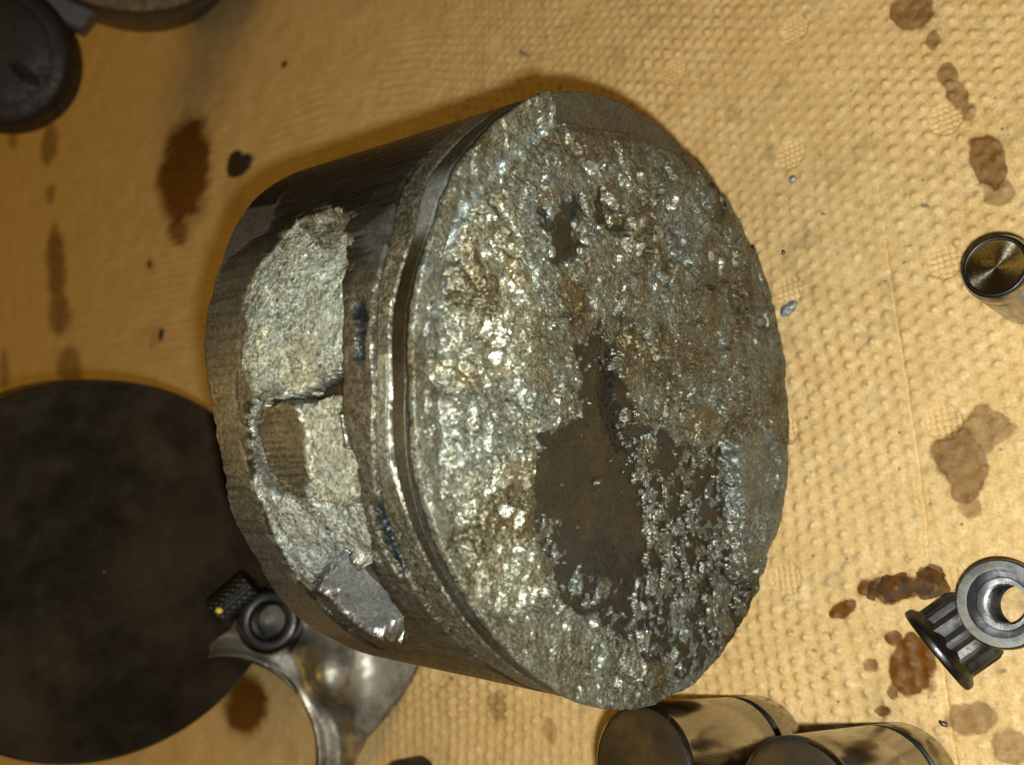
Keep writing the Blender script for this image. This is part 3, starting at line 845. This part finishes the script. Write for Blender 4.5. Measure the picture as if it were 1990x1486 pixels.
# rounded, peened rim
rim = sstep(.86, 1.0, rnorm)
hgt = hgt * (1 - .75 * sstep(.93, 1.0, rnorm)) + rim * .16 * fbm(CX, CZ, 1.6, 3, 721)
lip_y = np.where((tcd < 20) | (tcd > 178), 4.8, 0) + np.where((tcd > -45) & (tcd < 35.3), np.where(tcd < 20, -1.6, 3.2), np.where((tcd > 178) | (tcd < 20), 0, curve(tcd, B0))) + .2 * fbm(tcd, tcd * 0, 3, 3, 731)
lipth = 2.1
LY = np.repeat(lip_y[:, None], NR, 1).ravel()
CYv = -hgt + rim ** 2 * (np.clip(LY, -.6, 2.2) - lipth + .7) * .8
CYv += np.where((TD > -45) & (TD < 35.3), sstep(.955, 1.0, rnorm) * .9, 0)
Vc = np.c_[CX, CYv, CZ + R].reshape(NTH, NR, 3)
edge = Vc[:, -1].copy()
fold = []
for k, (f, ri) in enumerate(((.35, .10), (.7, .16), (1.0, .1), (1.0, -.6), (1.0, -3.2))):
    y = edge[:, 1] + (lip_y - edge[:, 1]) * f + (.10 * fbm(tcd, tcd * 0 + k, 1.4, 2, 741) if k < 3 else 0)
    q = redge + ri
    fold.append(np.c_[q * np.cos(tc), y, q * np.sin(tc) + R])
Vc = np.concatenate([Vc, np.stack(fold, 1)], 1)
NRc = NR + len(fold)
ct = np.tile(np.array([[.215, .195, .145]]), (CX.size, 1))
hue1, hue2 = fbm(CX, CZ, 9, 4, 801), fbm(CX, CZ, 4, 3, 811)
ct = lerp3(ct, sstep(.0, .5, hue1) * .8, (.27, .27, .245))
ct = lerp3(ct, sstep(.05, .45, hue2) * .65 * sstep(-25, 5, CX), (.20, .145, .070))
ct = lerp3(ct, cm['ridge'] * .75, (.36, .335, .245))
ct = lerp3(ct, cm['ridge'] * sstep(.1, .4, hue2) * .5, (.30, .215, .11))
ct = lerp3(ct, rim * .5 * (CZ > 0), (.235, .22, .17))
ct = lerp3(ct, cm['d3'] * broken * .5, (.20, .19, .165))
ct = lerp3(ct, sstep(.02, .30, fbm(CX, CZ, 10, 4, 941) - .1 * (CX < -5)) * .75 * broken, (.125, .088, .042))
ct = lerp3(ct, sstep(.05, .40, fbm(CX, CZ, 13, 4, 951)) * .6 * broken, (.27, .29, .275))
ct = lerp3(ct, lump_zone * lump * .7, (.36, .32, .24))
ct = lerp3(ct, cm['grey'] * .7, (.25, .26, .25))
ct = lerp3(ct, smooth_m, (.031, .027, .019))
ct = lerp3(ct, smooth_m * sstep(-.1, .4, hue1) * .6, (.034, .033, .031))
ct = lerp3(ct, smooth_m * sstep(.0, .5, hue2) * .5 * cm['d3'], (.062, .042, .020))
ct = lerp3(ct, cm['d2black'] * .9, (.012, .011, .010))
ct = lerp3(ct, np.exp(-(line_d(jx, jz, BLUE_LINE) / 1.0) ** 2) * .7, (.40, .45, .45))
for i, (a, b) in enumerate(RUST):
    q = np.hypot(CX - a, CZ - b) / (1.0 + .9 * random.random()) + .6 * fbm(CX, CZ, 1.5, 3, 850 + i)
    ct = lerp3(ct, sstep(1.1, .3, q) * .55, (.15, .085, .028))
ct = lerp3(ct, sstep(.30, .55, fbm(CX, CZ, 2.6, 4, 871)) * .5 * sstep(-10, 10, CX), (.13, .085, .035))
ct *= np.array([[.64, .68, .70]])
ct = lerp3(ct, flake * .85, (.42, .40, .34))
ct = lerp3(ct, cm['notch'] * .5, (.06, .055, .045))
crg = np.full(CX.shape, .49) - .06 * flake - .10 * act * (fr[2] > .7) * rough_zone - .14 * smooth_m
cme = np.full(CX.shape, .60) + .15 * flake - .25 * smooth_m
cgr = .60 * broken + .05 + .12 * cm['ridge'] - .25 * flake - .1 * cm['grey']
def pad_c(a):
    a = a.reshape(NTH, NR, -1)
    l = np.repeat(a[:, -1:], len(fold), 1)
    r = np.concatenate([a, l], 1).reshape(NTH * NRc, -1)
    return r if r.shape[1] > 1 else r[:, 0]
np_mesh('crown', Vc.reshape(-1, 3) - base, grid_quads(NTH, NRc, True)[:, ::-1], M_alloy, piston,
        {'tint': pad_c(ct), 'rough': pad_c(crg), 'metal': pad_c(cme), 'grain': pad_c(cgr)})

def ring_arc(name, t0, t1, ya, yb, r_in, r_out, mat, label=None, step=.4, sink=0.0, flat=None):
    """a square-section ring segment seated in its groove"""
    ts = np.arange(t0, t1 + .01, step)
    a, b = curve(ts, ya), curve(ts, yb)
    drift = 1.9 * np.cos(np.radians(ts - 30)) * .5 * (a + b) / 50
    wob = .06 * fbm(ts, ts * 0, 5, 3, 911)
    e = .05
    prof = [(r_in, 0, 0), (r_out - e, 0, 0), (r_out, 0, e), (r_out, 1, -e), (r_out - e, 1, 0), (r_in, 1, 0)]
    rows = []
    for (q, f, de) in prof:
        y = a + (b - a) * f + de
        q = q + drift + wob - sink * sstep(110, 123, ts)
        rows.append(np.c_[q * np.cos(np.radians(ts)), y, q * np.sin(np.radians(ts)) + R])
    V = np.stack(rows, 1)
    n = len(prof)
    F = grid_quads(len(ts), n)[:, ::-1]
    c0 = [(0, 1, 4, 5), (1, 2, 3, 4)]
    m = (len(ts) - 1) * n
    caps = c0 + [tuple(m + i for i in c[::-1]) for c in c0]
    tn = np.tile(np.array([[.070, .063, .048]]), (len(ts), 1))
    tn = lerp3(tn, sstep(78, 74, ts) * sstep(60, 66, ts), (.27, .28, .265))
    tn = lerp3(tn, sstep(62, 58, ts), (.05, .042, .030))
    tn = lerp3(tn, sstep(77, 81, ts) * sstep(101, 95, ts), (.030, .022, .012))
    tn = lerp3(tn, sstep(.05, .4, fbm(ts, ts * 0, 9, 3, 73)) * .7, (.045, .034, .018))
    if flat is not None:
        tn = np.tile(np.array([flat]), (len(ts), 1)) * (1 + .5 * fbm(ts, ts * 0, 4, 3, 79))[:, None]
    rep_ = lambda a: np.repeat(a[:, None], n, 1).reshape(len(ts) * n, -1).squeeze()
    o = np_mesh(name, V.reshape(-1, 3) - base, np.concatenate([F, np.array(caps)]), mat, piston, smooth=False,
                attrs={'tint': rep_(tn), 'rough': rep_(np.full(len(ts), .55)), 'metal': rep_(np.full(len(ts), .75)), 'grain': rep_(np.full(len(ts), .06 if flat is None else .42))})
    if label:
        o['label'] = label
    return o
def shift(b, d):
    return [(a, y + d) for a, y in b]
ring_arc('compression_ring', 40, 168, shift(B1, .35), shift(B2, -.25), 47.5, 50.5, M_alloy, 'oil-browned compression ring under the crown')
ring_arc('ring_shim', 40, 168, shift(B2, -.12), shift(B2, .2), 47.5, 50.3, M_alloy)
ring_arc('second_ring', 94.6, 124, shift(B3, .25), [(94, 7.3), (99, 7.2), (111, 9.1), (118, 9.2), (124, 9.0)], 47.5, 50.6, M_alloy, 'bright broken ring whose end shows in its groove', sink=1.2, flat=(.23, .23, .20))
# wrist pin seen through the split beside the boss
lathe('wrist_pin', sharp([(0.01, 0), (11.0, 0), (11.6, .8), (11.6, 18.9), (0.01, 18.9)]), M_pin, piston, 64,
      xf=(basis((math.cos(math.radians(99)), 0, math.sin(math.radians(99)))), np.array([0, 25, R]) + 27.0 * np.array([math.cos(math.radians(99)), 0, math.sin(math.radians(99))]) - base))

# ---------------------------------------------------------------- the other pistons
def whole_piston(name, label, face_c, normal, crown_mat, spin=0.0, group=None, reliefs=True):
    """crown centre at the origin looking along +z, skirt running to -z"""
    o = thing(name, label, 'piston', face_c, Matrix(basis(normal).tolist()).to_euler(), group)
    r = R
    prof = [(r - 1.2, -.0), (r - .2, -1.0), (r - .2, -5), (r - 3, -5), (r - 3, -6.6), (r - .2, -6.6), (r - .2, -10.5), (r - 3, -10.5),
            (r - 3, -12.1), (r - .2, -12.1), (r - .2, -15.5), (r - 3.4, -15.5), (r - 3.4, -20), (r - .2, -20), (r, -24), (r, -54), (r - 4, -54), (r - 5, -24), (5, -18)]
    lathe('skirt', sharp(prof, .2), M_skirt2, o, 128)
    n, m = 128, 46
    t = np.linspace(0, 2 * np.pi, n, endpoint=False)
    rad_ = np.linspace(.3, r - 1.15, m)
    x, y = (rad_[None] * np.cos(t)[:, None]).ravel(), (rad_[None] * np.sin(t)[:, None]).ravel()
    z = .03 * fbm(x, y, 6, 3, 7)
    if reliefs:
        for (a, b, q) in ((17, 24, 20), (-6, -31, 19)):
            cc, ss = math.cos(spin), math.sin(spin)
            a, b = a * cc - b * ss, a * ss + b * cc
            z = z - 1.2 * sstep(q + 3.5, q - 5, np.hypot(x - a, y - b))
    np_mesh('crown', np.c_[x, y, z], grid_quads(n, m, True), crown_mat, o)
    for zr in (-5.8, -11.3):
        lathe('piston_ring', sharp([(r - 2.9, zr - .7), (r - .35, zr - .7), (r - .35, zr + .7), (r - 2.9, zr + .7)], .1), M_ring, o, 128)
    return o

whole_piston('piston', 'dark carbon-coated piston behind the battered one, crown facing the camera at left', (-37.9, 166.5, 60.3), (-.13, -.965, .235), M_carbon, .6)
whole_piston('piston', 'brown-crowned piston cut off by the top edge of the picture', (215, 245, 56.5), (-.35, -.82, .42), M_brown, 0, reliefs=False)

# ---------------------------------------------------------------- the rod in the top left corner
def polar_rod(o, prof_r, phis, hfun, depth, mat, name, bore):
    pass

rc = np.array([166.8, 333.2, 60.0]) * .55 + np.array([134.6, 263.5, 80.0]) * .45
nb = basis((CAM - rc) / np.linalg.norm(CAM - rc) + np.array([.1, 0, .35]), im_x)
rod2 = thing('connecting_rod', 'dark round rod end with an oval hole in the top left corner', 'connecting rod', rc)
xf = (nb, np.zeros(3))
lathe('big_end', sharp([(0.01, 11.6), (12, 11.4), (20.5, 10.9), (21.2, 10.1), (22, 10.2), (26.2, 9.0), (28.2, 5), (28.8, -8), (27, -11), (0.01, -11)], .4), M_darkrod, rod2, 72, xf=xf)
q = (nb, nb @ np.array([11.5, -8.5, 9.0]))
t = np.linspace(0, 2 * np.pi, 28, endpoint=False)
ov = np.c_[6.2 * np.cos(t), 2.6 * np.sin(t)]
ang = -.62
ov = ov @ np.array([[math.cos(ang), math.sin(ang)], [-math.sin(ang), math.cos(ang)]])
oh = prism('oil_hole', ov, 1.2, 2.9, M_hole, rod2, .3, q)
lathe('dowel', sharp([(0.01, 0), (1.6, 0), (1.9, 2), (1.2, 3.4), (0.01, 3.4)], .1), M_darkrod, rod2, 16,
      xf=(basis(nb @ np.array([.75, -.62, .1])), nb @ np.array([21.0, -17.5, 4.0])))
prism('beam', [(12, 18), (30, 10), (60, 48), (75, 70), (50, 80), (22, 60)], -9, 2, M_grey, rod2, 1.5, xf)

# ---------------------------------------------------------------- the polished rod at lower left
P0 = np.array([-84.1, 151.4, 26.0])
Nn = -fwd + np.array([0, 0, .35])
Nn /= np.linalg.norm(Nn)
exr = im_x - Nn * (im_x @ Nn)
exr /= np.linalg.norm(exr)
RB = np.stack([exr, np.cross(Nn, exr), Nn], 1)
rod = thing('connecting_rod', 'polished steel connecting rod with an open half-round big end, below the dark piston', 'connecting rod', P0)
phi = np.radians(np.arange(103, -101, -1.2))
ro = np.interp(np.degrees(phi), [-110, -60, -15.7, -4, 6.6, 16, 27, 33, 38, 46, 55, 60, 68, 76, 84, 92, 104], [31, 31, 31.2, 33.5, 37.5, 47, 62, 70, 92, 98, 90, 60, 52, 47, 39, 33, 29.5])
NPh, NRr = len(phi), 60
s = np.linspace(0, 1, NRr)
rb = 26.3
RR = rb + (ro - rb)[:, None] * s[None]
x, y = RR * np.cos(phi)[:, None], RR * np.sin(phi)[:, None]
def rod_h(x, y):
    r = np.hypot(x, y)
    h = -1.0 - 2.6 * np.exp(-((r - 31.5) / 3.2) ** 2)
    h = h + 7.0 * np.exp(-(((x - 29.5) / 7.0) ** 2 + ((y - 22.5) / 8.5) ** 2) ** 1.2)
    h = h + 1.0 * sstep(28.2, 26.3, r)
    h = h - 3.5 * np.exp(-(((x - 36) * .78 - (y - 33) * .62) / 5.0) ** 2) * sstep(40, 55, r)
    return h
z = rod_h(x, y)
dn = sstep(0, .06, 1 - s)[None]
z = z * dn + (z - 1.2) * (1 - dn)
top = np.stack([x, y, z], -1)
loops = [np.stack([rb * np.cos(phi), rb * np.sin(phi), np.full(NPh, zz)], -1)[:, None] for zz in (-20, -10, -1.4)]
inn = np.stack([(rb + .35) * np.cos(phi), (rb + .35) * np.sin(phi), z[:, 0] - .2], -1)[:, None]
outs = [np.stack([ro * np.cos(phi) * k, ro * np.sin(phi) * k, zz], -1)[:, None] for k, zz in ((1.0, z[:, -1] - .6), (1.0, np.full(NPh, -8.0)), (.995, np.full(NPh, -20.0)))]
allv = np.concatenate(loops + [inn, top] + outs, 1)
np_mesh('big_end', allv.reshape(-1, 3) @ RB.T, grid_quads(NPh, allv.shape[1])[:, ::-1], M_rod, rod)
# parting face that closes the tip of the open half
tip = np.array([[rb * math.cos(phi[0]), rb * math.sin(phi[0])], [29.5 * math.cos(phi[0]), 29.5 * math.sin(phi[0])]])
tv = np.array([[tip[0][0], tip[0][1], -20], [tip[1][0], tip[1][1], -20], [tip[1][0], tip[1][1], -2], [tip[0][0], tip[0][1], -1.6]])
np_mesh('parting_face', tv @ RB.T, [(0, 1, 2, 3)], M_rod, rod, smooth=False)
# bearing shell in the bore
ph = np.radians(np.arange(100, -95, -1.5))
sh_ = [np.stack([q * np.cos(ph), q * np.sin(ph), np.full(len(ph), zz)], -1)[:, None] for q, zz in ((26.2, -18), (24.6, -18), (24.6, -3), (26.2, -3))]
np_mesh('bearing_shell', np.concatenate(sh_, 1).reshape(-1, 3) @ RB.T, grid_quads(len(ph), 4), M_lface, rod, smooth=False)
lathe('bolt_boss', sharp([(4.4, -8), (4.4, 3.2), (5.2, 4.2), (7.6, 4.2), (8.6, 3.0), (8.8, -8)], .3), M_black, rod, 48,
      xf=(basis(RB @ np.array([.15, .25, 1]), RB[:, 0]), RB @ np.array([13.2, 36.3, 1.5])))

bolt_a, bolt_b = RB @ np.array([7.8, 46.8, 2.0]) + P0, RB @ np.array([-1.2, 38.6, 5.0]) + P0
ax = bolt_a - bolt_b
Lb = float(np.linalg.norm(ax))
kb = thing('rod_bolt', 'dark knurled bolt head with a yellow paint dab beside the rod bore', 'bolt', bolt_b)
kbx = basis(ax, im_x)
nk, nz_ = 56, 26
tk = np.linspace(0, 2 * np.pi, nk, endpoint=False)
zk = np.linspace(.6, Lb - .6, nz_)
rk = 4.1 + .22 * ((np.arange(nk)[:, None] // 2 + np.arange(nz_)[None] // 2) % 2)
Vk = np.stack([rk * np.cos(tk)[:, None], rk * np.sin(tk)[:, None], np.repeat(zk[None], nk, 0)], -1)
c0 = np.stack([.02 * np.cos(tk), .02 * np.sin(tk), np.zeros(nk)], -1)[:, None]
c1 = np.stack([3.5 * np.cos(tk), 3.5 * np.sin(tk), np.zeros(nk)], -1)[:, None]
c2 = np.stack([3.5 * np.cos(tk), 3.5 * np.sin(tk), np.full(nk, Lb)], -1)[:, None]
c3 = np.stack([.02 * np.cos(tk), .02 * np.sin(tk), np.full(nk, Lb)], -1)[:, None]
Vk = np.concatenate([c0, c1, Vk, c2, c3], 1)
np_mesh('knurled_head', Vk.reshape(-1, 3) @ kbx.T, grid_quads(nk, Vk.shape[1], True), M_black, kb, smooth=False)
lathe('paint_dab', [(.01, .35), (.5, .3), (.85, 0)], M_yellow, kb, 14,
      xf=(basis(CAM - bolt_b), kbx @ np.array([0, 0, 1.2]) + 4.25 * (CAM - bolt_b) / np.linalg.norm(CAM - bolt_b)))

# a dark bushing half out of the picture under the rod
bz = np.array([-84.6, 102.0, GZ])
bush = thing('steel_bushing', 'small grey bushing standing at the bottom edge beside the polished rod', 'bushing', bz)
lathe('sleeve', sharp([(3.2, 7), (3.2, 8.6), (4.0, 9.2), (5.0, 9.2), (5.8, 8.2), (6.6, 0), (3, 0)], .25), M_darkrod, bush, 48)
lathe('bore', [(0.01, 4), (3.0, 4), (3.15, 7.4)], M_soot, bush, 40)

# ---------------------------------------------------------------- valve lifters
def lifter(loc, label):
    o = thing('valve_lifter', label, 'valve lifter', loc, group='polished valve lifters standing at the bottom edge')
    r = 10.0
    lathe('barrel', sharp([(r - 1.6, 0), (r - .5, .4), (r, 1.4), (r, 9.2), (r - .9, 9.5), (r - .9, 11.2), (r, 11.5), (r, 39.2), (r - .7, 40)], .12), M_lifter, o, 128)
    lathe('oil_groove', sharp([(r - .2, 9.35), (r - .75, 9.6), (r - .75, 11.1), (r - .2, 11.35)], .05), M_groove, o, 128)
    lathe('face', [(.01, 40.35), (3, 40.33), (6, 40.25), (8.6, 40.1), (9.15, 40.0), (9.3, 39.95)], M_lface, o, 96)
    return o
lifter((-61.0, 5.4, GZ), 'polished cylindrical valve lifter touching the battered piston rim, nearer the bottom centre')
lifter((-62.0, -22.6, GZ), 'second polished valve lifter, nearer the bottom right corner, with its top cut by the frame')

# ---------------------------------------------------------------- twelve-point flange nuts
def nut(loc, rot, label, flange_mat, zs=.82, sc_=.82):
    o = thing('flange_nut', label, 'nut', loc, rot, 'twelve-point flange nuts at the right')
    o.scale = (sc_, sc_, zs)
    lathe('flange', sharp([(5.1, 1.3), (6.4, .15), (6.6, 0), (8.35, 0), (8.75, .35), (8.75, 1.3), (8.4, 1.9), (7.5, 2.5), (7.1, 3.2), (5.5, 4.0)], .12), flange_mat, o, 96)
    lathe('bearing_face', [(6.55, -.03), (7.4, -.05), (8.3, -.03)], M_bearing, o, 96)
    n = 24
    t = np.linspace(0, 2 * np.pi, n * 3, endpoint=False)
    def star(rmax, rmin):
        k = np.abs(((t / (2 * np.pi) * 12) % 1) - .5) * 2
        return rmin + (rmax - rmin) * np.clip((k - .05) / .75, 0, 1)
    rings = [(star(7.4, 6.55), 2.4), (star(7.4, 6.55), 8.9), (star(6.9, 6.4), 10.1), (np.full_like(t, 6.2), 10.6), (np.full_like(t, 5.4), 10.6), (np.full_like(t, 5.1), 10.1)]
    V = np.stack([np.stack([q * np.cos(t), q * np.sin(t), np.full_like(t, z)], -1) for q, z in rings], 1)
    np_mesh('twelve_point_head', V.reshape(-1, 3), grid_quads(len(t), len(rings), True), M_head, o, smooth=False)
    zz = np.arange(1.2, 10.2, .8)
    lathe('thread', [(5.05 - (1.0 if i % 2 else 0), z) for i, z in enumerate(zz)], M_thread, o, 64, smooth=False)
    return o
nut((-30.4, -42.5, 10.6 * 1.05 + GZ), (math.pi, 0, .3), 'twelve-point nut standing with its grey flange ring and threaded hole facing up', M_flange, 1.05)
hx = np.array([.66, -.75, -.26])
nb2 = basis(hx, (.25, .1, 1))
nut((-39.2, -30.5, 8.0 * .86 + GZ), Matrix(nb2.tolist()).to_euler(), 'black twelve-point nut tipped on its side, its flange edge toward the oil stain', M_black, .86, .86)

# ---------------------------------------------------------------- the stud at the right edge
st = thing('steel_stud', 'short round steel stud with a bright turned end, standing at the right edge', 'stud', (23.8, -44.9, GZ))
lathe('shank', sharp([(5.6, 0), (5.75, .6), (5.75, 13.6), (5.55, 14.0), (5.55, 14.5), (5.75, 14.9), (5.75, 16.4), (5.2, 17.6), (4.9, 17.8)], .1), M_stud, st, 80)
lathe('turned_end', [(.01, 17.35), (1, 17.4), (2.5, 17.5), (4.0, 17.62), (4.55, 17.68)], M_turned, st, 96)
lathe('rim_band', sharp([(4.5, 17.55), (4.55, 18.0), (5.0, 18.05), (5.3, 17.7)], .05), M_black, st, 80)
prism('foot', [(-2, -1), (-5.5, -2.6), (-12.0, -3.6), (-14.4, -5.2), (-14.5, -14), (3, -12), (4, -2)], 0, 2.4, M_grey, st, .3)

# ---------------------------------------------------------------- loose chips and oil
def chip(label, x, y, sx, sy, sz, rot, mat, seed):
    g = np.random.default_rng(seed)
    n, m = 9, 5
    V = [(0, 0, 1)]
    for i in range(1, m):
        a = math.pi * i / m
        for j in range(n):
            b = 2 * math.pi * j / n
            k = .72 + .5 * g.random()
            V.append((math.sin(a) * math.cos(b) * k, math.sin(a) * math.sin(b) * k, math.cos(a) * (.8 + .3 * g.random())))
    V.append((0, 0, -1))
    V = np.array(V) * [sx, sy, sz]
    c, s_ = math.cos(rot), math.sin(rot)
    V = np.c_[V[:, 0] * c - V[:, 1] * s_, V[:, 0] * s_ + V[:, 1] * c, V[:, 2]]
    tr, qd = [], []
    for j in range(n):
        tr.append((0, 1 + j, 1 + (j + 1) % n))
        for i in range(m - 2):
            a = 1 + i * n
            qd.append((a + j, a + n + j, a + n + (j + 1) % n, a + (j + 1) % n))
        a = 1 + (m - 2) * n
        tr.append((len(V) - 1, a + (j + 1) % n, a + j))
    o = np_mesh('metal_chip', V, qd, mat, None, smooth=False, tris=tr)
    o.location = Vector((x, y, GZ + sz * .8)) * MM
    return tag(o, label, 'metal chip', 'loose metal chips on the paper')
chip('rounded grey metal chip against the right side of the piston crown', 27.2, 1.2, 1.3, 2.2, 1.0, .5, M_chip, 1)
chip('thin grey metal sliver on the paper above the piston', 113.4, 85.2, 2.6, .5, .3, .9, M_chip, 2)
chip('tiny dark speck on the paper near the top edge', 150.8, 210.9, 1.5, 1.6, .5, .3, M_soot, 3)
chip('small black crumb on the bare paper between the two pistons', 53.9, 277.2, 3.2, 1.3, .8, .2, M_soot, 4)
chip('small black crumb on the paper left of the long oil stain', 86.8, 296.4, 1.8, 1.7, .7, 1.0, M_soot, 5)
chip('tiny grey crumb on an embossed pad at the upper right of the crown', 56.0, 1.2, .9, 1.0, .5, .3, M_chip, 6)
chip('tiny dark grey crumb between the nuts and the second lifter', -51.2, -29.3, .9, .55, .45, 1.2, M_soot, 7)
chip('pinhead dark crumb on the paper right of the crown', 39.9, 3.0, .65, .5, .4, .1, M_soot, 8)
hp = np.array([(115, 242.2), (119, 242.5), (122.3, 241.3), (123, 237.5), (122, 234.6), (119.2, 232.6), (119.8, 229), (117.1, 225.2), (113.3, 226.5), (111.3, 231), (111.3, 236), (112.6, 240)])
hc = hp.mean(0)
hl = prism('oily_flake', hp - hc, 0, .9, M_soot, None, .3)
hl.location = Vector((hc[0], hc[1], GZ)) * MM
tag(hl, 'dark oily two-lobed flake on the paper left of the piston', 'flake')

WET = np.array([(-29.8, -15.1), (-27.7, -16.3), (-26, -20.2), (-25.4, -24), (-24.6, -26.7), (-25.6, -29.0), (-27.2, -30.2), (-28.8, -30.6), (-30.4, -26.7), (-30.5, -23), (-31.4, -19.2), (-31, -15.8)])
wc = WET.mean(0)
tw = np.linspace(0, 1, len(WET) * 6, endpoint=False) * len(WET)
i0 = np.floor(tw).astype(int)
ft = (tw - i0)[:, None]
def cr(i):
    return WET[i % len(WET)]
W2 = .5 * ((2 * cr(i0)) + (-cr(i0 - 1) + cr(i0 + 1)) * ft + (2 * cr(i0 - 1) - 5 * cr(i0) + 4 * cr(i0 + 1) - cr(i0 + 2)) * ft ** 2 + (-cr(i0 - 1) + 3 * cr(i0) - 3 * cr(i0 + 1) + cr(i0 + 2)) * ft ** 3)
W2 = W2 - wc
kk = np.linspace(.02, 1, 16)
Vp = np.stack([np.c_[W2 * k, np.full(len(W2), .5 * (1 - k ** 3) + .06 * 0)] for k in kk], 1)
xy = Vp[..., :2].reshape(-1, 2)
Vp[..., 2] += (.30 * fbm(xy[:, 0], xy[:, 1], 2.2, 2, 77)).reshape(Vp.shape[:2]) * (1 - kk[None] ** 2)
pud = np_mesh('oil_puddle', Vp.reshape(-1, 3), grid_quads(len(W2), len(kk), True)[:, ::-1], M_oil)
pud.location = Vector((wc[0], wc[1], GZ + .15)) * MM
tag(pud, 'glossy wet brown oil puddle beside the flange nuts', 'oil')
